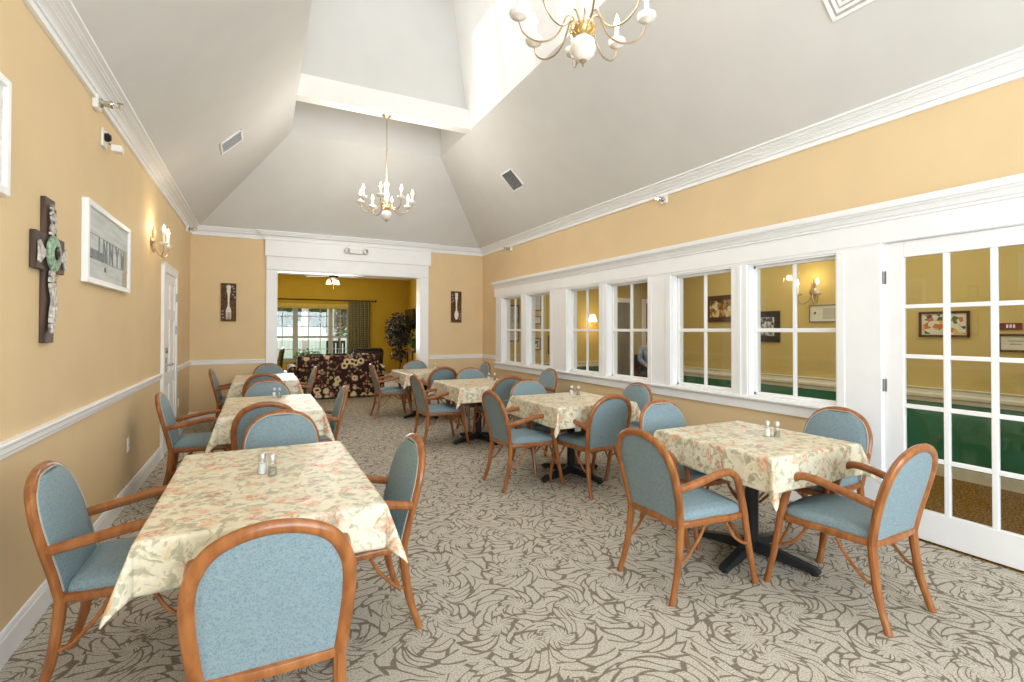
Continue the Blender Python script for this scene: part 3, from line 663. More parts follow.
q = MB(); q.lathe([(0.05, 0), (0.075, 0.11), (0.06, 0.11)], (0, 0, 0), 12); q.build('pot', MT['terracotta'], r)
q = MB(); leaves(q, (0, 0, 0.22), 0.16, 150, 0.1, rnd, 0.8, 0.1); q.build('foliage', MT['fern'], r, smooth=False)
r = thing('leafy_plant', 'leafy house plant in front of the living room window', 'potted plant', (1.15, 14.1, 0))
q = MB(); q.lathe([(0.12, 0), (0.16, 0.4), (0.13, 0.4)], (0, 0, 0), 12); q.build('pot', MT['cast'], r)
q = MB(); leaves(q, (0, 0, 0.68), 0.36, 220, 0.11, rnd, 0.75, 0.1); q.build('foliage', MT['fern'], r, smooth=False)
# television on the right living room wall
r = thing('television', 'black flat television mounted on the right living room wall', 'television', (3.80, 13.75, 1.72)); r.rotation_euler = (0, math.radians(-6), 0)
B(-0.03, 0.03, -0.45, 0.45, -0.28, 0.28).build('casing', MT['black'], r, bevel=0.006)
B(-0.036, -0.03, -0.43, 0.43, -0.26, 0.26).build('screen', NM('dark_screen', 0.1, 0.5).color((20, 20, 24)).m, r); B(0.03, 0.105, -0.05, 0.05, -0.05, 0.05).build('bracket', MT['cast'], r)
# ceiling fan with light kit
r = thing('ceiling_fan', 'brown ceiling fan with three lit glass shades in the living room', 'ceiling fan', (1.49, 11.9, 2.69))
MB().lathe([(0.012, -0.01), (0.012, 0.21), (0.05, 0.22), (0.06, 0.26)], (0, 0, 0), 12).build('downrod', MT['rod'], r)
q = MB(); q.lathe([(0.06, 0), (0.06, -0.03), (0.1, -0.04), (0.11, -0.1), (0.06, -0.13), (0.03, -0.14)], (0, 0, 0), 16); q.build('motor', MT['rod'], r)
for k in range(5):
    a = 2*PI*k/5+0.12; ca, sa = math.cos(a), math.sin(a)
    q = MB(); P = [(0.1, -0.03), (0.25, -0.06), (0.62, -0.07), (0.64, 0.0), (0.62, 0.07), (0.25, 0.06), (0.1, 0.03)]
    q.prism([(ca*x-sa*y, sa*x+ca*y) for x, y in P], 'z', -0.055, -0.045); q.build('blade', MT['mahog'], r)
for k in range(3):
    a = 2*PI*k/3+0.6; x, y = 0.11*math.cos(a), 0.11*math.sin(a)
    MB().tube([(x*0.3, y*0.3, -0.13), (x*0.8, y*0.8, -0.13), (x, y, -0.15)], 0.008, 6).build('arm', MT['rod'], r)
    MB().lathe([(0.02, -0.14), (0.035, -0.16), (0.05, -0.22), (0.058, -0.235), (0.045, -0.22)], (x, y, 0), 12).build('lamp_shade', MT['shade'], r)
MB().tube([(0, 0, -0.13), (0, 0, -0.36)], 0.003, 5).build('pull_chain', MT['brass'], r)
lamp('fan_light', 'POINT', (1.49, 11.9, 2.35), 18, (1, 0.88, 0.66), soft=0.12)
# outdoors
tag(B(-14, 16, LY+2.6, 44, -0.35, -0.3).build('lawn', MT['lawn']), 'green lawn outside the living room window', 'lawn', kind='structure')
tag(B(-4, 7, LY+0.2, LY+2.6, -0.3, -0.1).build('porch_floor', MT['concrete']), 'pale porch floor outside the living room window', 'porch', kind='structure')
o = MB()
for k in range(100):
    x = -9+k*0.16; o.box(x, x+0.145, 24.0, 24.05, -0.3, 1.55)
o.box(-9, 7, 24.05, 24.1, 0.2, 0.3); o.box(-9, 7, 24.05, 24.1, 1.2, 1.3)
tag(o.build('garden_fence', MT['fence']), 'tall white board fence across the lawn', 'fence')
for i, (x, lab) in enumerate(((1.25, 'left white porch column outside the living room window'), (2.0, 'right white porch column outside the living room window'))):
    r = thing('porch_column', lab, 'column', (x, 16.6, -0.1), group='porch columns')
    B(-0.09, 0.09, -0.09, 0.09, 0.12, 2.9).build('shaft', MT['fence'], r, bevel=0.01); B(-0.13, 0.13, -0.13, 0.13, 0, 0.12).build('plinth', MT['fence'], r, bevel=0.01)
for i, (x, y, R, zc, lab) in enumerate(((-4.2, 27, 1.9, 3.0, 'leftmost leafy tree beyond the white fence'), (-0.2, 27, 1.75, 2.6, 'second leafy tree from the left beyond the white fence'), (3.5, 27.4, 1.75, 2.9, 'third leafy tree from the left beyond the white fence'), (7.4, 27, 1.9, 3.0, 'rightmost leafy tree beyond the white fence'))):
    r = thing('leafy_tree', lab, 'tree', (x, y, -0.3), group='trees beyond the fence')
    MB().tube(crom([(0, 0, 0), (0.05, 0, zc*0.5), (0, 0.05, zc)], 4), 0.16, 8).build('trunk', MT['bark'], r)
    q = MB(); leaves(q, (0, 0, zc), R, 1500, 0.5, rnd, 0.7, 0.4); q.build('foliage', MT['tree'], r, smooth=False)
r = thing('flowering_shrub', 'pink flowering crape myrtle close outside the living room window', 'shrub', (2.45, 17.4, -0.3))
MB().tube(crom([(0, 0, 0), (-0.05, 0, 0.8), (-0.1, 0, 1.6)], 3), 0.03, 6).build('stem', MT['bark'], r)
q = MB(); leaves(q, (-0.1, 0, 1.9), 0.42, 260, 0.12, rnd, 1.0, 0.2); q.build('foliage', MT['tree'], r, smooth=False)
q = MB(); leaves(q, (-0.1, 0, 1.95), 0.44, 220, 0.10, rnd, 1.0, 0.4); q.build('blossom', MT['pinkflower'], r, smooth=False)
r = thing('rocking_chair', 'dark rocking chair on the porch outside the living room window', 'chair', (2.1, 15.9, -0.1))
B(-0.28, 0.28, -0.25, 0.25, 0.40, 0.44).build('seat', MT['cast'], r)
q = MB()
for k in range(6): x = -0.25+k*0.1; q.box(x-0.03, x+0.03, 0.22, 0.25, 0.44, 1.15)
q.box(-0.28, 0.28, 0.215, 0.255, 1.1, 1.18); q.build('backrest', MT['cast'], r)
for s in (-1, 1):
    MB().tube(crom([(s*0.27, -0.42, 0.08), (s*0.27, -0.1, 0.02), (s*0.27, 0.3, 0.03), (s*0.27, 0.5, 0.1)], 4), 0.02, 6).build('rocker', MT['cast'], r)
    B(s*0.25, s*0.30, -0.25, -0.21, 0.03, 0.64).build('leg', MT['cast'], r); B(s*0.25, s*0.30, 0.2, 0.24, 0.03, 0.64).build('leg', MT['cast'], r); B(s*0.24, s*0.32, -0.28, 0.24, 0.64, 0.67).build('armrest', MT['cast'], r)

# ------------------------------------------------------------------ hall behind the glass
HX, HY = 5.9, 5.75   # near wall face, corner where the hall widens
struct(B(HX, HX+0.12, YB-0.15, HY, 0, 2.65).build('wall_hall_side', [MT['hall']]), 'yellow hall wall behind the glass', 'wall')
struct(B(HX-0.012, HX, YB, HY-0.01, 0.10, 0.72).build('trim_13', MT['green']), 'dark green wainscot of the hall', 'wainscot')
m = MB(); m.prism([(HX-d, z) for d, z in ((0, 0.71), (0.02, 0.71), (0.024, 0.745), (0.04, 0.76), (0.04, 0.785), (0.028, 0.80), (0.022, 0.83), (0.03, 0.845), (0, 0.85))], 'y', YB, HY)
struct(m.build('trim_14', MT['paper'], angle=25), 'cream chair rail of the hall', 'chair rail')
struct(B(HX-0.015, HX, YB, HY, 0, 0.11).build('baseboard_hall', MT['paper']), 'cream baseboard of the hall', 'baseboard')
struct(B(HX, 9.6, HY, HY+0.12, 0, 2.65).build('wall_hall_return', MT['hall']), 'return wall where the hall widens', 'wall')
m = MB(); HF = 9.0
m.box(XR+0.16, 9.6, HF, HF+0.15, 0, 2.65)
struct(m.build('wall_hall_far', MT['hall']), 'far yellow wall of the hall', 'wall')
struct(B(9.5, 9.62, HY+0.12, HF, 0, 2.65).build('wall_hall_end', MT['hall']), 'end wall of the hall', 'wall')
struct(B(XR+0.15, HX+0.1, YB-0.15, YB, 0, 2.65).build('wall_hall_back', MT['hall']), 'back wall of the hall', 'wall')
struct(B(XR+0.15, 9.62, YB-0.15, HF+0.15, 2.6, 2.7).build('ceiling_hall', MT['ceil']), 'ceiling of the hall', 'ceiling')
m = MB()
for a, b in ((4.10, 6.85), (7.75, 8.0)): m.box(a, b, HF-0.012, HF, 0.1, 0.62)
struct(m.build('trim_15', MT['green']), 'green wainscot on the far hall wall', 'wainscot')
m = MB()
for a, b in ((4.10, 6.85),): m.box(a, b, HF-0.035, HF, 0.62, 0.72); m.box(a, b, HF-0.045, HF, 0.70, 0.73)
struct(m.build('trim_16', MT['paper']), 'cream chair rail on the far hall wall', 'chair rail')
def halldoor(n, x0, x1, mat, label):
    r = sroot('door_%d' % n, label, 'door', (0, HF, 0)); B(x0, x1, -0.03, 0.0, 0.01, 2.05).build('door_slab', mat, r)
    q = MB(); q.box(x0-0.1, x0, -0.045, 0, 0, 2.15); q.box(x1, x1+0.1, -0.045, 0, 0, 2.15); q.box(x0, x1, -0.045, 0, 2.05, 2.15); q.build('door_casing', MT['white'], r, bevel=0.004)
    q = MB()
    for (za, zb) in ((0.25, 0.9), (1.05, 1.85)): q.box(x0+0.12, (x0+x1)/2-0.05, -0.036, -0.03, za, zb); q.box((x0+x1)/2+0.05, x1-0.12, -0.036, -0.03, za, zb)
    q.build('door_panels', mat, r, bevel=0.004); MB().lathe([(0.03, 0), (0.03, -0.02), (0.012, -0.03), (0.03, -0.06), (0.001, -0.075)], (x0+0.08, -0.03, 1.0), 10, 'y').build('door_handle', MT['brass'], r)
halldoor(4, 6.95, 7.62, MT['greydoor'], 'grey panelled door at the end of the hall')
halldoor(5, 8.10, 8.95, MT['reddoor'], 'red brown door at the end of the hall')

# wall sconce builder
def sconce(name, label, loc, rz, group=None):
    r = thing(name, label, 'wall lamp', loc, rz, group)   # wall behind at -y, arms toward +y
    q = MB(); q.lathe([(0.001, 0), (0.045, 0.002), (0.05, 0.012), (0.03, 0.02), (0.02, 0.035), (0.001, 0.04)], (0, 0, 0), 14, 'y')
    q.lathe([(0.001, -0.12), (0.012, -0.10), (0.02, -0.06), (0.012, -0.03), (0.024, 0.0), (0.012, 0.05), (0.02, 0.08), (0.008, 0.13), (0.001, 0.17)], (0, 0.025, 0), 10); q.build('backplate', MT['taupe_metal'], r)
    for s in (-1, 1):
        MB().tube(crom([(0, 0.03, -0.03), (s*0.03, 0.06, -0.11), (s*0.08, 0.10, -0.145), (s*0.115, 0.12, -0.11), (s*0.12, 0.125, -0.05)], 5), 0.006, 7).build('arm', MT['taupe_metal'], r)
        MB().lathe([(0.008, -0.055), (0.035, -0.04), (0.042, -0.025), (0.036, -0.022), (0.012, -0.03)], (s*0.12, 0.125, 0), 12).build('candle_cup', MT['ceramic'], r)
        MB().lathe([(0.011, -0.03), (0.011, 0.075), (0.007, 0.078)], (s*0.12, 0.125, 0), 10).build('candle', MT['cream_metal'], r)
        MB().lathe([(0.006, 0.078), (0.013, 0.095), (0.015, 0.108), (0.009, 0.13), (0.001, 0.152)], (s*0.12, 0.125, 0), 10).build('bulb', MT['bulb'], r)
    return r
sconce('wall_sconce', 'lit two-candle brass sconce on the left wall before the door', (XL, 5.92, 2.27), -PI/2)
lamp('sconce_light', 'POINT', (XL+0.14, 5.92, 2.40), 2.6, (1, 0.78, 0.5), soft=0.05)
sconce('wall_sconce', 'lit two-candle sconce on the hall wall seen through the nearest window', (HX, 3.64, 1.87), PI/2)
lamp('hall_sconce_light', 'POINT', (HX-0.14, 3.62, 2.05), 1.0, (1, 0.8, 0.45), soft=0.05)
r = thing('wall_light', 'small lit shaded wall light on the far hall wall', 'wall lamp', (6.5, HF, 1.62))
MB().lathe([(0.03, 0), (0.03, -0.03), (0.01, -0.06)], (0, 0, 0), 10, 'y').build('backplate', MT['brass'], r)
MB().lathe([(0.10, -0.02), (0.05, 0.14), (0.045, 0.14), (0.09, -0.02)], (0, -0.12, 0), 14).build('lamp_shade', MT['shade'], r); MB().tube([(0, -0.05, 0), (0, -0.12, 0.0), (0, -0.12, 0.1)], 0.008, 6).build('arm', MT['brass'], r)
lamp('hall_wall_light', 'POINT', (6.5, HF-0.25, 1.62), 2, (1, 0.85, 0.5), soft=0.08)
# pictures: wall frame builder. axis 'x' wall facing -x or +x (sgn) ; 'y' wall facing -y
def picture(name, label, cat, centre, wd, ht, face, fm, pm, fw=0.03, mat=None, mw=0.0, dep=0.02):
    """face: direction the picture looks to: '+x','-x','-y'"""
    rz = {'+x': -PI/2, '-x': PI/2, '-y': PI}[face]
    r = thing(name, label, cat, centre, rz)   # local +y is outward, x along the wall
    a, b = wd/2, ht/2; q = MB()
    for s in (-1, 1): q.box(s*a, s*(a-fw), 0, dep, -b, b); q.box(-a+fw, a-fw, 0, dep, s*b, s*(b-fw))
    q.build('frame', fm, r, bevel=0.003)
    if mat: B(-a+fw, a-fw, 0.0, dep*0.4, -b+fw, b-fw).build('mount', mat, r); B(-a+fw+mw, a-fw-mw, dep*0.4, dep*0.5, -b+fw+mw, b-fw-mw).build('print', pm, r)
    else: B(-a+fw, a-fw, 0.0, dep*0.5, -b+fw, b-fw).build('print', pm, r)
    return r
picture('framed_painting', 'landscape painting in a dark wood frame on the hall wall', 'painting', (HX, 4.90, 1.72), 0.68, 0.38, '-x', MT['mahog'], MT['land'], 0.07)
picture('framed_photograph', 'black framed grey photograph on the hall wall left of the sconce', 'framed photo', (HX, 4.40, 1.46), 0.66, 0.40, '-x', MT['black'], MT['photo'], 0.05, MT['cast'], 0.03)
r = picture('notice_board', 'pale grey notice board with rows of small dots on the hall wall', 'notice board', (HX, 3.47, 1.61), 0.44, 0.20, '-x', MT['greyprint'], MT['paper'], 0.008)
q = MB()
for i in range(8):
    for j in range(5): q.box(-0.17+i*0.030, -0.155+i*0.030, 0.01, 0.013, -0.06+j*0.026, -0.048+j*0.026)
q.box(0.14, 0.165, 0.01, 0.013, -0.01, 0.02); q.build('notices', MT['greyprint'], r)
tag(B(HX-0.006, HX, 3.15, 3.245, 1.50, 1.72).build('orange_sign', MT['orange']), 'plain orange board beside the notice board', 'sign')
picture('framed_collage', 'dark framed colourful print seen through the glass door', 'picture', (HX, 2.38, 1.47), 0.40, 0.25, '-x', MT['mahog'], MT['collage'], 0.022, MT['paper'], 0.008)
r = thing('room_sign', 'small maroon sign with white symbols above the framed certificate', 'sign', (HX, 1.90, 1.445), PI/2)
B(-0.075, 0.075, 0, 0.008, -0.03, 0.03).build('plate', MT['maroon'], r); q = MB()
for x in (-0.022, 0.0, 0.022): q.box(x-0.008, x+0.006, 0.008, 0.010, -0.012, 0.018); 
q.build('symbols', MT['white'], r)
r = picture('framed_certificate', 'dark framed white certificate below the maroon sign', 'certificate', (HX, 1.865, 1.30), 0.24, 0.16, '-x', MT['mahog'], MT['paper'], 0.02)
q = MB(); q.box(-0.05, 0.05, 0.01, 0.012, 0.015, 0.02); q.box(-0.04, 0.04, 0.01, 0.012, -0.012, -0.007); q.build('lettering', MT['greyprint'], r)
for i, (x, z, wd, ht, lab) in enumerate(((5.10, 2.02, 0.34, 0.42, 'upper framed print on the far hall wall, left column'), (5.12, 1.62, 0.30, 0.18, 'small framed print below the upper one on the far hall wall'),
        (5.10, 1.12, 0.30, 0.26, 'low framed print on the far hall wall, left column'), (4.62, 1.55, 0.24, 0.75, 'tall narrow framed print on the far hall wall'), (5.55, 1.10, 0.22, 0.40, 'wood framed certificate at the right of the far hall prints'), (5.60, 1.75, 0.12, 0.12, 'tiny dark framed print on the far hall wall'))):
    picture('framed_print', lab, 'picture', (x, HF, z), wd, ht, '-y', MT['greyprint'] if i < 4 else MT['mahog'], MT['plank'] if i != 2 else MT['photo'], 0.03, MT['paper'], 0.03)
tag(B(4.24, 4.28, HF-0.01, HF, 1.0, 1.3).build('red_alarm_plate', MT['maroon']), 'narrow red plate on the far hall wall', 'sign')
# seated person in a striped shirt at the end of the hall
def skinned(name, verts, edges, radii, mat, parent, lv=2):
    me = bpy.data.meshes.new(name); me.from_pydata(verts, edges, []); o = bpy.data.objects.new(name, me); COL.objects.link(o); o.parent = parent
    me.materials.append(mat); s = o.modifiers.new('skin', 'SKIN'); s.use_smooth_shade = True
    sv = me.skin_vertices[0].data
    for i, rr in enumerate(radii): sv[i].radius = (rr, rr) if not isinstance(rr, tuple) else rr
    sv[0].use_root = True
    b = o.modifiers.new('sub', 'SUBSURF'); b.levels = lv; b.render_levels = lv; return o
PX, PY = 7.24, 7.9
r = thing('person', 'person in a blue striped shirt sitting at the end of the hall', 'person', (PX, PY, 0), -0.3)
# local: faces -y ; seat 0.45
V = [(0, 0, 0.55), (0, 0.02, 0.75), (0, 0.03, 0.95), (0, 0.02, 1.08), (0, 0.0, 1.16), (0, -0.02, 1.26), (0, -0.01, 1.34)]
Rr = [0.15, 0.135, 0.14, 0.10, 0.055, 0.075, 0.08]; E = [(0, 1), (1, 2), (2, 3), (3, 4), (4, 5), (5, 6)]
for s in (-1, 1):
    b = len(V); V += [(s*0.17, 0.02, 1.02), (s*0.23, -0.02, 0.80), (s*0.17, -0.25, 0.68), (s*0.14, -0.33, 0.66)]; Rr += [0.06, 0.045, 0.034, 0.026]; E += [(2, b), (b, b+1), (b+1, b+2), (b+2, b+3)]
    b = len(V); V += [(s*0.10, -0.12, 0.53), (s*0.12, -0.45, 0.52), (s*0.12, -0.46, 0.12), (s*0.12, -0.60, 0.05)]; Rr += [0.085, 0.062, 0.042, 0.036]; E += [(0, b), (b, b+1), (b+1, b+2), (b+2, b+3)]
    for k, dx in enumerate((-0.03, -0.01, 0.01, 0.03)):
        c = len(V); V += [(s*0.14+dx, -0.39, 0.65), (s*0.14+dx, -0.43, 0.63)]; Rr += [0.009, 0.008]; E += [(b-1, c), (c, c+1)]
skinned('body', V, E, Rr, MT['skin'], r)
V = [(0, 0.02, 0.75), (0, 0, 0.56), (0, 0.03, 0.95), (0, 0.02, 1.07)]; Rr = [0.15, 0.165, 0.155, 0.10]; E = [(0, 1), (0, 2), (2, 3)]
for s in (-1, 1): b = len(V); V += [(s*0.17, 0.02, 1.02), (s*0.23, -0.02, 0.80), (s*0.18, -0.22, 0.685)]; Rr += [0.075, 0.062, 0.05]; E += [(2, b), (b, b+1), (b+1, b+2)]
skinned('shirt', V, E, Rr, MT['shirt'], r)
V = [(0, 0, 0.54)]; Rr = [0.16]; E = []
for s in (-1, 1): b = len(V); V += [(s*0.10, -0.12, 0.53), (s*0.12, -0.45, 0.52), (s*0.12, -0.46, 0.14)]; Rr += [0.10, 0.078, 0.06]; E += [(0, b), (b, b+1), (b+1, b+2)]
skinned('trousers', V, E, Rr, MT['trouser'], r)
q = MB(); q.lathe([(0.085, 1.32), (0.098, 1.36), (0.09, 1.42), (0.06, 1.455), (0.001, 1.465)], (0, 0.005, 0), 14); q.build('hair', MT['hair'], r)
q = MB(); q.lathe([(0.012, -0.02), (0.010, 0.02)], (0, -0.105, 1.29), 6, 'z')
for s in (-1, 1): q.lathe([(0.009, -0.097), (0.001, -0.104)], (s*0.03, 0, 1.315), 8, 'y'); q.box(s*0.082, s*0.095, -0.03, 0.0, 1.27, 1.32)
q.box(-0.022, 0.022, -0.1, -0.09, 1.235, 1.243); q.build('face', MT['skin'], r)
r = thing('visitor_chair', 'dark chair under the seated person at the end of the hall', 'chair', (PX, PY, 0), -0.3)
B(-0.24, 0.24, -0.25, 0.22, 0.33, 0.38).build('seat', MT['mahog'], r); B(-0.24, 0.24, 0.22, 0.26, 0.38, 0.9).build('backrest', MT['mahog'], r)
for x in (-0.21, 0.21):
    for y in (-0.22, 0.22): B(x-0.02, x+0.02, y-0.02, y+0.02, 0, 0.33).build('leg', MT['mahog'], r)

# ------------------------------------------------------------------ dining chairs
HOOP = [(0.192, -0.225, 0.385), (0.205, -0.243, 0.49), (0.213, -0.270, 0.60), (0.205, -0.298, 0.705), (0.160, -0.322, 0.790), (0.085, -0.335, 0.833), (0, -0.338, 0.846)]
HP_ = crom([(-x, y, z) for x, y, z in HOOP]+HOOP[:-1][::-1], 5)
half = crom(HOOP, 8)
def hoop_at(z):
    for i in range(len(half)-1):
        if half[i].z <= z <= half[i+1].z+1e-9:
            t = (z-half[i].z)/max(1e-9, half[i+1].z-half[i].z); p = half[i].lerp(half[i+1], t); return p.x, p.y
    return (0.0, half[-1].y)
def seat_outline(sc=1.0, n=44):
    P = crom([(0.192, -0.205, 0), (0.212, 0.0, 0), (0.230, 0.14, 0), (0.20, 0.205, 0), (0.0, 0.240, 0), (-0.20, 0.205, 0), (-0.230, 0.14, 0), (-0.212, 0.0, 0), (-0.192, -0.205, 0), (-0.12, -0.232, 0), (0.0, -0.24, 0), (0.12, -0.232, 0)], 4, True)
    return [Vector((p.x*sc, (p.y)*sc, 0)) for p in P]
def make_chair():
    r = thing('dining_chair', '', 'chair', group=None)
    MB().tube(HP_, 0.0205, 10, flat=(0.92, 1.08)).build('back_frame', MT['wood'], r)
    # upholstered panel
    rows = [0.400+(0.832-0.400)*i/12 for i in range(13)]; nx = 12; vs = []
    for side in (0, 1):
        for i, z in enumerate(rows):
            hw, y = hoop_at(z); hw = (hw+0.008 if side == 0 else hw-0.012) if i < 12 else (0.095 if side == 0 else 0.05)
            for k in range(nx+1):
                t = -1+2*k/nx; b = (1-t*t)**0.5*(0.5+0.5*min(1, (0.846-z)/0.10, (z-0.37)/0.05))
                yy = y+(0.016+0.020*b if side == 0 else -0.006-0.006*b); vs.append((hw*t, yy, z))
    S = 13*(nx+1); fs = []
    for i in range(12):
        for k in range(nx):
            a = i*(nx+1)+k; fs.append((a, a+1, a+nx+2, a+nx+1)); fs.append((S+a, S+a+nx+1, S+a+nx+2, S+a+1))
    loop = [k for k in range(nx+1)]+[(i+1)*(nx+1)-1 for i in range(1, 13)]+[12*(nx+1)+k for k in range(nx-1, -1, -1)]+[i*(nx+1) for i in range(11, 0, -1)]
    for i in range(len(loop)): a, b = loop[i], loop[(i+1) % len(loop)]; fs.append((a, b, S+b, S+a))
    MB().add(vs, fs).build('backrest', MT['fabric'], r, angle=50)
    pp = []
    for z in [0.42+(0.825-0.42)*i/10 for i in range(11)]: hw, y = hoop_at(z); pp.append((hw+0.004, y+0.017, z))
    pp += [(0.07, -0.318, 0.838), (0, -0.320, 0.841)]
    MB().tube(crom([(-x, y, z) for x, y, z in pp]+pp[:-1][::-1], 2), 0.005, 6).build('piping', MT['piping'], r)
    # seat frame and cushion
    o = seat_outline()
    MB().tube([(p.x, p.y, 0.388) for p in o], 0.019, 8, closed=True, flat=(1.0, 0.8)).build('seat_frame', MT['wood'], r)
    N = len(o); vs = []; prof = [(0.93, 0.385), (0.99, 0.404), (0.995, 0.422), (0.97, 0.440), (0.90, 0.452), (0.70, 0.461), (0.4, 0.466), (0.12, 0.467)]
    for s, z in prof: vs += [(p.x*s, max(p.y*s, -0.203*min(1, s+0.05)), z) for p in o]
    fs = [(j*N+i, j*N+(i+1) % N, (j+1)*N+(i+1) % N, (j+1)*N+i) for j in range(len(prof)-1) for i in range(N)]+[tuple(range(N-1, -1, -1)), tuple((len(prof)-1)*N+i for i in range(N))]
    MB().add(vs, fs).build('seat', MT['fabric'], r, angle=60)
    for s in (-1, 1):
        MB().tube(crom([(s*0.192, -0.222, 0.395), (s*0.193, -0.230, 0.30), (s*0.198, -0.252, 0.15), (s*0.208, -0.300, 0.0)], 4), [0.021]*5+[0.019]*4+[0.017]*4, 9).build('leg', MT['wood'], r)
        MB().tube(crom([(s*0.245, 0.285, 0.0), (s*0.240, 0.240, 0.2), (s*0.238, 0.203, 0.40), (s*0.237, 0.170, 0.53)], 4), [0.0165]*4+[0.018]*4+[0.020]*5, 9).build('leg', MT['wood'], r)
        MB().tube(crom([(s*0.237, 0.170, 0.53), (s*0.237, 0.145, 0.598), (s*0.237, 0.090, 0.636), (s*0.235, 0.01, 0.636), (s*0.228, -0.11, 0.612), (s*0.216, -0.255, 0.582)], 5), 0.0205, 9).build('armrest', MT['wood'], r)
        MB().tube(crom([(s*0.240, 0.230, 0.24), (s*0.239, 0.19, 0.240), (s*0.236, 0.12, 0.29), (s*0.228, 0.07, 0.37)], 4), 0.0085, 7).build('brace', MT['wood'], r)
        MB().tube(crom([(s*0.198, -0.245, 0.20), (s*0.200, -0.19, 0.215), (s*0.206, -0.11, 0.30), (s*0.212, -0.07, 0.37)], 4), 0.0085, 7).build('brace', MT['wood'], r)
        MB().tube(crom([(s*0.238, 0.235, 0.22), (s*0.20, 0.235, 0.225), (s*0.13, 0.230, 0.30), (s*0.09, 0.225, 0.37)], 4), 0.0085, 7).build('brace', MT['wood'], r)
    return r
chair0 = make_chair(); used = [False]
def chair(x, y, deg, label, group):
    rz = math.radians(deg)
    if not used[0]:
        chair0.location = (x, y, 0); chair0.rotation_euler = (0, 0, rz); chair0['label'] = label; chair0['group'] = group; used[0] = True; return chair0
    return dup(chair0, (x, y, 0), rz, label, group)
R_, L_, U_, D_ = -90, 90, 0, 180    # facing +x, -x, +y, -y
GL, GR = 'dining chairs at the tables along the left wall', 'dining chairs at the tables along the windows'
# ------------------------------------------------------------------ tables with cloths and shakers
TOPZ = 0.735
def cloth_mesh(hw, hd, ov, seed):
    rn = random.Random(seed); rc = 0.0
    n1 = 9; n2 = 7
    def axis(h):
        A = [-h-ov*(1-i/n1) for i in range(n1)]+[-h-0.008, -h, -h+0.012]+[-h+2*h*i/n2 for i in range(1, n2)]+[h-0.012, h, h+0.008]+[h+ov*(i+1)/n1 for i in range(n1)]
        return A
    X, Y = axis(hw), axis(hd); ph = [rn.uniform(0, 6) for _ in range(8)]; vs = []
    for yi in Y:
        for xi in X:
            ex = max(0, abs(xi)-hw); ey = max(0, abs(yi)-hd); sx = 1 if xi > 0 else -1; sy = 1 if yi > 0 else -1
            cx, cy = max(-hw, min(hw, xi)), max(-hd, min(hd, yi))
            if ex == 0 and ey == 0: vs.append((xi, yi, 0.0)); continue
            rho = math.hypot(ex, ey)
            if ex > 0 and ey > 0:
                a = math.atan2(ey, ex); fold = math.sin(2*a)**2
                out = rho*(0.10+0.22*fold)+0.004; dz = math.sqrt(max(0, rho*rho-out*out))*1.0
                # pinch sides toward the corner so the point hangs as a fold
                aa = PI/4+(a-PI/4)*1.0
                vs.append((cx+sx*out*math.cos(aa)*1.25, cy+sy*out*math.sin(aa)*1.25, -dz))
            else:
                t = (cy/hd if ex > 0 else cx/hw); k = int(ex > 0)*2+(sx > 0 if ex > 0 else sy > 0)
                edge = 1-abs(t)**4
                wv = 0.022*math.sin(t*5.5+ph[k])*edge+0.010*math.sin(t*13+ph[k+4])*edge
                q = rho/ov; out = 0.004+rho*0.06+wv*q*0.8
                dz = math.sqrt(max(0, rho*rho-min(rho, out)**2)) if rho > 0.01 else rho
                vs.append((cx+(sx*out if ex > 0 else 0), cy+(sy*out if ey > 0 else 0), -dz))
    nx = len(X); fs = [(j*nx+i, j*nx+i+1, (j+1)*nx+i+1, (j+1)*nx+i) for j in range(len(Y)-1) for i in range(nx-1)]
    return MB().add(vs, fs)
def table(x, y, w, d, tlabel, clabel, seed, ov=0.19, shk=None, slab=None):
    r = thing('dining_table', tlabel, 'table', (x, y, 0), 0, 'pedestal dining tables under floral cloths')
    B(-w/2+0.014, w/2-0.014, -d/2+0.014, d/2-0.014, TOPZ-0.035, TOPZ-0.001).build('tabletop', MT['walnut'], r, bevel=0.009)
    MB().lathe([(0.038, 0.06), (0.038, TOPZ-0.05)], (0, 0, 0), 16).build('column', MT['cast'], r)
    B(-0.2, 0.2, -0.2, 0.2, TOPZ-0.05, TOPZ-0.035).build('top_plate', MT['cast'], r)
    for k in range(4):
        a = PI/2*k+(PI/4 if d > 1.1 else 0.24); ca, sa = math.cos(a), math.sin(a)
        P = [(0.0, 0.10), (0.04, 0.10), (0.36, 0.045), (0.38, 0.03), (0.38, 0.012), (0.0, 0.03)]
        vs = []
        for s in (-1, 1):
            for (t, z) in P: vs.append((ca*t-sa*s*0.026, sa*t+ca*s*0.026, z))
        n = 6; q = MB(); q.add(vs, [tuple(range(n)), tuple(range(2*n-1, n-1, -1))]+[(i, (i+1) % n, n+(i+1) % n, n+i) for i in range(n)])
        q.lathe([(0.022, 0), (0.02, 0.014)], (ca*0.355, sa*0.355, 0), 10); q.build('base_foot', MT['cast'], r, bevel=0.004)
    c = cloth_mesh(w/2+0.004, d/2+0.004, ov, seed).build('tablecloth', MT['cloth'], angle=180); c.location = (x, y, TOPZ+0.004)
    s = c.modifiers.new('sub', 'SUBSURF'); s.levels = 1; s.render_levels = 1
    so = c.modifiers.new('thick', 'SOLIDIFY'); so.thickness = 0.0015; so.offset = 1
    c['label'] = clabel; c['category'] = 'tablecloth'; c['group'] = 'floral tablecloths'
    if shk:
        for k, (sx, sy) in enumerate(shk):
            kind = ('salt', 'pepper')[k]
            o = shaker(kind, '%s shaker with chrome cap on %s' % (('white glass salt', 'brown glass pepper')[k], slab)); o.location = (sx, sy, TOPZ+0.0045)
SHK = {}
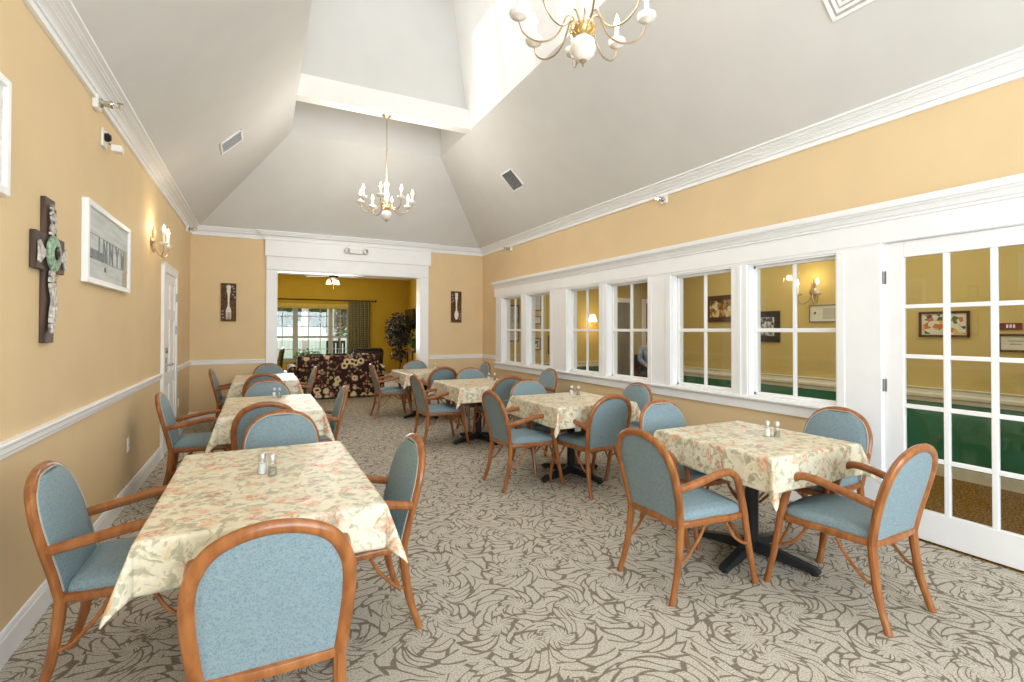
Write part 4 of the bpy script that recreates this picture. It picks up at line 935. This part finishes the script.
def shaker(kind, label):
    if kind in SHK: return dup(SHK[kind], (0, 0, 0), 0, label, 'salt and pepper shakers')
    r = thing(kind+'_shaker', label, 'shaker', group='salt and pepper shakers')
    MB().lathe([(0.001, 0), (0.021, 0.0), (0.021, 0.012), (0.017, 0.066), (0.014, 0.075), (0.013, 0.075)], (0, 0, 0), 10).build('jar', MT['shakerglass'], r, angle=20)
    h = 0.05 if kind == 'salt' else 0.036
    MB().lathe([(0.001, 0.004), (0.0175, 0.005), (0.0155, h), (0.001, h)], (0, 0, 0), 12).build('filling', MT[kind], r)
    MB().lathe([(0.0155, 0.072), (0.0165, 0.086), (0.013, 0.096), (0.001, 0.101)], (0, 0, 0), 12).build('cap', MT['cap'], r)
    SHK[kind] = r; return r
# left row
table(0.045, 2.52, 0.77, 1.20, 'rectangular pedestal table nearest the viewer on the left', 'floral cloth on the nearest table of the left row', 1, 0.165, ((0.015, 2.55), (0.055, 2.51)), 'the nearest left table')
table(0.10, 4.95, 0.74, 1.22, 'middle rectangular pedestal table of the left row', 'floral cloth on the middle table of the left row', 2, 0.20, ((0.13, 5.40), (0.175, 5.37)), 'the middle left table')
table(0.08, 7.75, 0.76, 1.22, 'farthest rectangular pedestal table of the left row', 'floral cloth on the farthest table of the left row', 3, 0.20)
# right row
table(2.76, 2.10, 0.78, 0.83, 'square pedestal table with black cross base beside the glass door', 'floral cloth on the square table beside the glass door', 4, 0.18, ((2.84, 2.05), (2.875, 2.01)), 'the square table beside the glass door')
table(2.70, 4.04, 0.84, 0.88, 'square pedestal table second from the viewer along the windows', 'floral cloth on the second square table along the windows', 5, 0.18, ((2.86, 4.27), (2.91, 4.22)), 'the second square table along the windows')
table(2.50, 5.85, 0.86, 0.96, 'square pedestal table third from the viewer along the windows', 'floral cloth on the third square table along the windows', 6, 0.18, ((2.72, 6.02), (2.78, 5.97)), 'the third square table along the windows')
table(2.42, 7.90, 0.84, 0.92, 'square pedestal table farthest away along the windows', 'floral cloth on the farthest square table along the windows', 7, 0.18, ((2.66, 8.12), (2.72, 8.07)), 'the farthest square table along the windows')
LN = ('the nearest left table', 'the middle left table', 'the farthest left table')
RN = ('the table beside the glass door', 'the second window-side table', 'the third window-side table', 'the farthest window-side table')
def lab(side, t): return {'l': 'blue bentwood armchair on the left side of %s', 'f': 'blue bentwood armchair at the near end of %s',
    'r': 'blue bentwood armchair on the right side of %s', 'b': 'blue bentwood armchair at the far end of %s'}[side] % t
CH = [(-0.435, 2.63, R_, 'l', LN[0]), (0.045, 1.89, U_, 'f', LN[0]), (0.38, 2.50, L_, 'r', LN[0]), (0.13, 3.33, D_, 'b', LN[0]),
      (-0.43, 5.18, R_, 'l', LN[1]), (0.05, 4.48, U_, 'f', LN[1]), (0.40, 5.00, L_, 'r', LN[1]), (0.08, 5.66, D_, 'b', LN[1]),
      (-0.27, 8.05, R_, 'l', LN[2]), (0.05, 7.24, U_, 'f', LN[2]), (0.40, 7.85, L_, 'r', LN[2]), (0.13, 8.58, D_, 'b', LN[2]),
      (2.18, 2.10, R_, 'l', RN[0]), (2.79, 1.56, U_, 'f', RN[0]), (3.32, 2.08, L_, 'r', RN[0]), (2.76, 2.58, D_, 'b', RN[0]),
      (2.18, 4.06, R_, 'l', RN[1]), (2.66, 3.68, U_, 'f', RN[1]), (3.17, 3.98, L_, 'r', RN[1]), (2.64, 4.48, D_, 'b', RN[1]),
      (2.02, 5.95, R_, 'l', RN[2]), (2.68, 5.62, U_, 'f', RN[2]), (3.36, 6.05, L_, 'r', RN[2]), (2.72, 6.36, D_, 'b', RN[2]),
      (1.93, 8.12, R_, 'l', RN[3]), (2.45, 7.36, U_, 'f', RN[3]), (3.12, 7.75, L_, 'r', RN[3]), (2.50, 8.42, D_, 'b', RN[3])]
for i, (x, y, d, s, t) in enumerate(CH): chair(x, y, d+random.uniform(-1.5, 1.5), lab(s, t), GL if i < 12 else GR)

# ------------------------------------------------------------------ chandeliers
def chandelier(loc, label, top, rot):
    r = thing('chandelier', label, 'chandelier', loc, rot, 'chandeliers on the ceiling beams')   # origin: centre of the white ball
    h = top-loc[2]
    q = MB(); q.lathe([(0.001, -0.068), (0.03, -0.062), (0.056, -0.04), (0.068, -0.005), (0.060, 0.035), (0.035, 0.060), (0.02, 0.066)], (0, 0, 0), 24); q.build('ball', MT['ceramic'], r)
    q = MB(); q.lathe([(0.001, -0.098), (0.005, -0.092), (0.003, -0.083), (0.011, -0.076), (0.02, -0.064), (0.001, -0.062)], (0, 0, 0), 12); q.build('finial', MT['taupe_metal'], r)
    q = MB(); q.lathe([(0.03, 0.06), (0.05, 0.08), (0.055, 0.10), (0.03, 0.12), (0.02, 0.125)], (0, 0, 0), 16)
    for k in range(12): a = 2*PI*k/12; q.tube(crom([(0.03*math.cos(a), 0.03*math.sin(a), 0.07), (0.062*math.cos(a), 0.062*math.sin(a), 0.085), (0.065*math.cos(a), 0.065*math.sin(a), 0.11), (0.05*math.cos(a), 0.05*math.sin(a), 0.125)], 2), 0.006, 5)
    q.build('hub', MT['brass'], r)
    q = MB(); q.lathe([(0.02, 0.12), (0.028, 0.15), (0.022, 0.20), (0.034, 0.24), (0.034, 0.30), (0.018, 0.34), (0.026, 0.37), (0.045, 0.40), (0.045, 0.41), (0.02, 0.42), (0.008, 0.45)], (0, 0, 0), 16); q.build('stem', MT['cream_metal'], r)
    q = MB(); n = int((h-0.45)/0.035)
    for k in range(n):
        z = 0.455+0.035*k; ax = (1, 0) if k % 2 else (0, 1)
        q.tube([(ax[0]*0.009*math.cos(t), ax[1]*0.009*math.cos(t), z+0.015+0.021*math.sin(t)) for t in [2*PI*j/8 for j in range(8)]], 0.0022, 5, closed=True)
    q.build('chain', MT['taupe_metal'], r)
    q = MB(); q.lathe([(0.008, -0.045), (0.03, -0.03), (0.062, -0.012), (0.065, 0.0)], (0, 0, h), 18); q.build('canopy', MT['brass'], r)
    for k in range(8):
        a = 2*PI*k/8; ca, sa = math.cos(a), math.sin(a); up = 0.0
        q = MB(); q.tube(crom([(R0*ca, R0*sa, z0) for R0, z0 in ((0.03, 0.12), (0.055, 0.165), (0.085, 0.168), (0.105, 0.125), (0.135, 0.07), (0.19, 0.035), (0.255, 0.038), (0.31, 0.075), (0.332, 0.13), (0.335, 0.155))], 5), 0.0052, 7); am = q.build('arm', MT['taupe_metal'], r)
        c = (0.335*ca, 0.335*sa, 0.155)
        MB().lathe([(0.008, -0.014), (0.018, -0.008), (0.042, 0.002), (0.050, 0.018), (0.047, 0.030), (0.02, 0.02), (0.001, 0.02)], c, 16).build('candle_cup', MT['ceramic'], am)
        MB().lathe([(0.012, 0.02), (0.012, 0.095), (0.008, 0.098)], c, 10).build('candle', MT['cream_metal'], am)
        MB().lathe([(0.007, 0.098), (0.015, 0.115), (0.017, 0.13), (0.010, 0.155), (0.001, 0.182)], c, 10).build('bulb', MT['bulb'], am)
chandelier((1.49, 2.12, 2.87), 'large near chandelier with white ball, cut by the top edge', WZ-0.012, 0.349)
chandelier((1.46, 6.48, 2.90), 'distant chandelier with eight lit candles hanging from the white beam', WZ-0.012, 0.35)
lamp('near_chandelier_light', 'POINT', (1.49, 2.12, 3.32), 20, (1, 0.96, 0.9), soft=0.25)
lamp('far_chandelier_light', 'POINT', (1.46, 6.48, 3.38), 42, (1, 0.96, 0.9), soft=0.25)

# ------------------------------------------------------------------ wall pieces, left
# cross
r = thing('wall_cross', 'dark wooden cross with pewter overlay and green rosette on the left wall', 'cross', (XL, 3.25, 1.735), -PI/2)  # local x along -y.. y outward
q = MB(); q.box(-0.062, 0.062, 0, 0.022, -0.40, 0.32); q.box(-0.19, 0.19, 0.002, 0.026, -0.045, 0.135); q.build('wooden_cross', MT['walnut'], r, bevel=0.004)
def ribbon(m, pts, ws, y0, y1):
    n = len(pts)
    L = []; Rr = []
    for (x, z), ww, i in zip(pts, ws, range(n)):
        a = Vector(pts[min(i+1, n-1)])-Vector(pts[max(i-1, 0)]); a.normalize(); nn = Vector((-a.y, a.x)); L.append(Vector((x, z))+nn*ww); Rr.append(Vector((x, z))-nn*ww)
    poly = [tuple(p) for p in L]+[tuple(p) for p in reversed(Rr)]
    m.prism(poly, 'y', y0, y1)
q = MB()
def wavy(z0, z1, amp=0.012, w=0.03):
    P = []; W = []
    for i in range(15): t = i/14; P.append((amp*math.sin(t*9), z0+(z1-z0)*t)); W.append(w*(0.75+0.3*abs(math.sin(t*PI*2.2)))*(0.4 if i in (0, 14) else 1))
    for i in range(14): ribbon(q, P[i:i+2], W[i:i+2], 0.031, 0.038)
wavy(0.11, 0.28, 0.014, 0.038); wavy(-0.03, -0.35, 0.014, 0.040)
for s in (-1, 1):
    q.prism([(s*0.07, 0.02), (s*0.07, 0.05), (s*0.12, 0.055), (s*0.17, 0.09), (s*0.19, 0.08), (s*0.185, 0.035), (s*0.19, -0.01), (s*0.17, -0.02), (s*0.12, 0.015)], 'y', 0.031, 0.038)
q.build('metal_overlay', MT['silver'], r)
q = MB(); q.lathe([(0.088, 0.032), (0.09, 0.040), (0.078, 0.046), (0.055, 0.044), (0.04, 0.05), (0.035, 0.04)], (0, 0, 0.045), 24, 'y'); q.build('rosette', MT['verd'], r)
q = MB(); q.lathe([(0.03, 0.045), (0.03, 0.055), (0.016, 0.060), (0.001, 0.062)], (0, 0, 0.045), 12, 'y'); q.build('rosette_centre', MT['dark'], r)
# plank picture in white frame
r = thing('framed_plank_picture', 'white framed weathered plank picture with grey letters on the left wall', 'picture', (XL, 4.36, 1.945), -PI/2)
a, b, fw = 0.55, 0.255, 0.036; q = MB()
for s in (-1, 1): q.box(s*a, s*(a-fw), 0.0, 0.035, -b, b); q.box(-a+fw, a-fw, 0.0, 0.034, s*b, s*(b-fw))
q.build('frame', MT['white'], r, bevel=0.004)
q = MB(); q.box(-a+fw, a-fw, 0.006, 0.02, -b+fw, b-fw); q.build('plank_panel', MT['plank'], r)
B(0.06, 0.50, 0.02, 0.0215, -0.09, -0.035).build('grey_plank', MT['greyplank'], r)
B(-0.36, -0.48, 0.02, 0.0212, -0.215, 0.05).build('tan_plank', MT['tanprint'], r)
B(-a+fw, a-fw, 0.0201, 0.0210, 0.058, 0.061).build('plank_seam', MT['greyprint'], r)
B(-a+fw, a-fw, 0.0201, 0.0210, -0.095, -0.092).build('plank_seam', MT['greyprint'], r)
GL_ = {'I': [(0.5, 0, 0.5, 1)], 'L': [(0, 0, 0, 1), (0, 0, 0.6, 0)], 'M': [(0, 0, 0, 1), (0, 1, 0.4, 0.2), (0.4, 0.2, 0.8, 1), (0.8, 0, 0.8, 1)], 'W': [(0, 1, 0.2, 0), (0.2, 0, 0.4, .7), (0.4, .7, 0.6, 0), (0.6, 0, 0.8, 1)], 'T': [(0, 1, 0.8, 1), (0.4, 0, 0.4, 1)], 'N': [(0, 0, 0, 1), (0, 1, 0.7, 0), (0.7, 0, 0.7, 1)], 'Y': [(0, 1, 0.4, .5), (.8, 1, .4, .5), (.4, 0, .4, .5)]}
def letter(ch, x, z0, h, wd):
    q = MB()
    for (a1, b1, a2, b2) in GL_[ch]: q.tube([(x-a1*wd*0.8, 0.0225, z0+b1*h), (x-a2*wd*0.8, 0.0225, z0+b2*h)], 0.0046, 4)
    q.build('letter', MT['greyplank'], r)
for k, ch in enumerate('LINNYW'): letter(ch, 0.48-0.155*k, -0.088, 0.145, 0.135)
q = MB(); q.lathe([(0.001, 0.02), (0.018, 0.021), (0.018, 0.023), (0.001, 0.024)], (0.12, 0, -0.14), 10, 'y'); q.build('emblem', MT['greyprint'], r)
# white board at the left edge
r = picture('framed_white_board', 'white framed board cut off by the left edge of the photo', 'picture', (XL, 2.27, 2.19), 1.02, 0.48, '+x', MT['white'], MT['agedwhite'], 0.035, dep=0.03)
# sprinklers
def sprinkler(loc, rz, lab_):
    r = thing('wall_sprinkler', lab_, 'sprinkler', loc, rz, 'sidewall sprinklers')
    B(-0.045, 0.045, 0, 0.03, -0.045, 0.045).build('mounting_plate', MT['plastic'], r, bevel=0.004)
    q = MB(); q.lathe([(0.03, 0.03), (0.03, 0.04), (0.018, 0.05), (0.018, 0.075), (0.026, 0.09), (0.02, 0.10)], (0, 0, 0), 14, 'y'); q.build('sprinkler_body', MT['chrome'], r)
    q = MB(); q.tube([(0, 0.09, 0.012), (0, 0.13, 0.012)], 0.003, 5); q.tube([(0, 0.09, -0.012), (0, 0.13, -0.012)], 0.003, 5); q.box(-0.016, 0.016, 0.128, 0.132, -0.016, 0.016); q.box(-0.016, 0.016, 0.12, 0.15, 0.014, 0.017); q.build('deflector', MT['chrome'], r)
sprinkler((XL, 4.04, 2.862), -PI/2, 'near sprinkler head on a white plate below the left crown moulding')
sprinkler((XL, 8.50, 2.865), -PI/2, 'small sprinkler head at the far end of the left wall')
sprinkler((XR, 7.79, 2.845), PI/2, 'far sprinkler head high on the right wall')
sprinkler((XR, 4.06, 2.835), PI/2, 'near sprinkler head high on the right wall')
r = thing('motion_detector', 'white wall bracket with small black camera on the left wall', 'security camera', (XL, 4.25, 2.70), -PI/2)
B(-0.05, 0.05, 0, 0.012, -0.06, 0.06).build('wall_plate', MT['plastic'], r, bevel=0.003)
q = MB(); q.lathe([(0.028, 0.012), (0.03, 0.03), (0.018, 0.045), (0.001, 0.048)], (0, 0, 0.01), 12, 'y'); q.build('camera_ball', MT['black'], r)
MB().tube([(0, 0.03, -0.03), (0, 0.075, -0.045)], 0.006, 6).build('bracket_arm', MT['steel'], r); B(-0.035, 0.035, 0.05, 0.11, -0.085, -0.04).build('detector_head', MT['plastic'], r, bevel=0.004)
# fork and spoon panels
def cutlery_panel(name, label, x, z, spoon):
    r = thing(name, label, 'wall art', (x, YF, z), PI)   # local x runs toward -x, +y outward
    B(-0.105, 0.105, 0, 0.025, -0.30, 0.30).build('panel', MT['panel'], r, bevel=0.003)
    q = MB()
    P = [(0.0, 0.27), (0.025, 0.265), (0.034, 0.24), (0.024, 0.205), (0.028, 0.18), (0.016, 0.12), (0.011, 0.0), (0.014, -0.07)]
    if spoon: P += [(0.032, -0.10), (0.042, -0.145), (0.036, -0.19), (0.02, -0.235), (0.0, -0.245)]
    else: P += [(0.030, -0.10), (0.038, -0.14), (0.040, -0.25), (0.030, -0.262), (0.025, -0.25), (0.023, -0.17), (0.017, -0.165), (0.016, -0.265), (0.0, -0.27)]
    poly = [(-a, b) for a, b in P]+[(a, b) for a, b in reversed(P[1:-1])] if spoon else None
    if spoon: q.prism(poly, 'y', 0.025, 0.033)
    else:
        body = P[:9]+[(0.039, -0.155)]; poly = [(-a, b) for a, b in body]+[(a, b) for a, b in reversed(body[1:])]; q.prism(poly, 'y', 0.025, 0.033)
        for x0 in (-0.037, -0.017, 0.003, 0.023): q.prism([(x0, -0.15), (x0+0.013, -0.15), (x0+0.011, -0.26), (x0+0.006, -0.275), (x0+0.002, -0.26)], 'y', 0.025, 0.032)
    q.build('spoon_relief' if spoon else 'fork_relief', MT['agedwhite'], r)
    q = MB(); rr = random.Random(5+spoon)
    spots = [(-0.07, 0.22), (-0.08, 0.17), (-0.06, 0.12), (-0.085, 0.08), (-0.055, 0.25), (0.08, -0.14), (0.085, -0.19), (0.075, -0.24)] if not spoon else [(0.08, 0.22), (0.075, 0.17), (0.06, 0.12), (0.085, 0.09), (-0.08, -0.13), (-0.085, -0.18), (-0.07, -0.23)]
    for a, b in spots: q.lathe([(0.001, 0.025), (0.016, 0.0255), (0.014, 0.029), (0.001, 0.031)], (a, 0, b), 7, 'y')
    q.build('floral_detail', MT['purpleprint'], r)
cutlery_panel('fork_wall_panel', 'narrow brown wall panel with a white fork left of the opening', -0.44, 1.84, 0)
cutlery_panel('spoon_wall_panel', 'narrow brown wall panel with a white spoon right of the opening', 3.375, 1.855, 1)
# emergency light on the header
r = thing('emergency_light', 'white emergency light with two lamp heads on the opening header', 'emergency light', (1.49, YF-HD, 2.775), PI)
B(-0.11, 0.11, 0, 0.06, -0.045, 0.045).build('housing', MT['plastic'], r, bevel=0.008)
for s in (-1, 1): MB().lathe([(0.03, 0.02), (0.045, 0.03), (0.052, 0.07), (0.048, 0.09), (0.03, 0.085), (0.001, 0.08)], (s*0.155, 0, 0.005), 14, 'y').build('lamp_head', MT['paper'], r)
for s in (-1, 1): MB().lathe([(0.038, 0.082), (0.038, 0.092), (0.02, 0.096), (0.001, 0.097)], (s*0.155, 0, 0.005), 14, 'y').build('lens', MT['steel'], r)
for s in (-1, 1): MB().tube([(s*0.10, 0.03, 0), (s*0.14, 0.03, 0)], 0.01, 6).build('bracket', MT['plastic'], r)
# outlets and switch
def outlet(loc, rz, lab_):
    r = thing('wall_outlet', lab_, 'outlet', loc, rz); B(-0.036, 0.036, 0, 0.006, -0.058, 0.058).build('cover_plate', MT['plastic'], r, bevel=0.002)
    q = MB(); q.box(-0.018, 0.018, 0.006, 0.009, 0.01, 0.042); q.box(-0.018, 0.018, 0.006, 0.009, -0.042, -0.01); q.build('socket', MT['plastic'], r)
outlet((XL, 5.06, 0.46), -PI/2, 'white outlet low on the left wall between the tables')
outlet((XL, 7.84, 0.44), -PI/2, 'white outlet low on the left wall past the door')
outlet((3.02, LY, 0.42), PI, 'white outlet on the ochre wall beside the black armchair')
# ceiling vents on the slopes
def vent(centre, n, along, w, d, lab_, square=False):
    n = Vector(n).normalized(); ax = Vector(along).normalized(); ay = n.cross(ax)
    r = thing('ceiling_vent', lab_, 'vent', centre); r.matrix_world = Matrix.Translation(centre) @ Matrix((ax, ay, n)).transposed().to_4x4()
    q = MB()
    for s in (-1, 1): q.box(s*w/2, s*(w/2-0.022), -d/2, d/2, -0.005, 0.012); q.box(-w/2, w/2, s*d/2, s*(d/2-0.022), -0.005, 0.012)
    q.build('frame', MT['white'], r, bevel=0.003)
    B(-w/2+0.02, w/2-0.02, -d/2+0.02, d/2-0.02, 0.0005, 0.003).build('backing', MT['greyprint'] if not square else MT['aged_vent'], r)
    q = MB()
    if square:
        for k in range(1, 4):
            a = w/2-0.03*k-0.01
            for s in (-1, 1): q.box(s*a, s*(a-0.018), -a, a, 0.003, 0.012-0.0015*k); q.box(-a+0.018, a-0.018, s*a, s*(a-0.018), 0.003, 0.012-0.0015*k)
    else:
        k = -w/2+0.035
        while k < w/2-0.035:
            q.add([(k, -d/2+0.02, .003), (k+0.012, -d/2+0.02, 0.014), (k+0.012, d/2-0.02, 0.014), (k, d/2-0.02, .003), (k+0.012, -d/2+0.02, .003), (k+0.024, -d/2+0.02, 0.014), (k+0.024, d/2-0.02, 0.014), (k+0.012, d/2-0.02, .003)], [(0, 1, 2, 3), (7, 6, 5, 4), (0, 4, 5, 1), (2, 6, 7, 3)]); k += 0.042
    q.build('louvre', MT['white'], r)
def onslope(side, x, y):
    z = ZC+((x-XL) if side < 0 else (XR-x))*(WZ-ZC)/(WX0-XL); return (x, y, z)
vent(onslope(-1, -0.30, 6.42), (1, 0, -1), (0, -1, 0), 0.34, 0.30, 'white louvred vent on the left ceiling slope')
vent(onslope(1, 3.24, 6.36), (-1, 0, -1), (0, -1, 0), 0.34, 0.32, 'white louvred vent on the right ceiling slope')
vent(onslope(1, 3.20, 1.70), (-1, 0, -1), (0, 1, 0), 0.48, 0.48, 'square white diffuser at the top edge of the right ceiling slope', True)
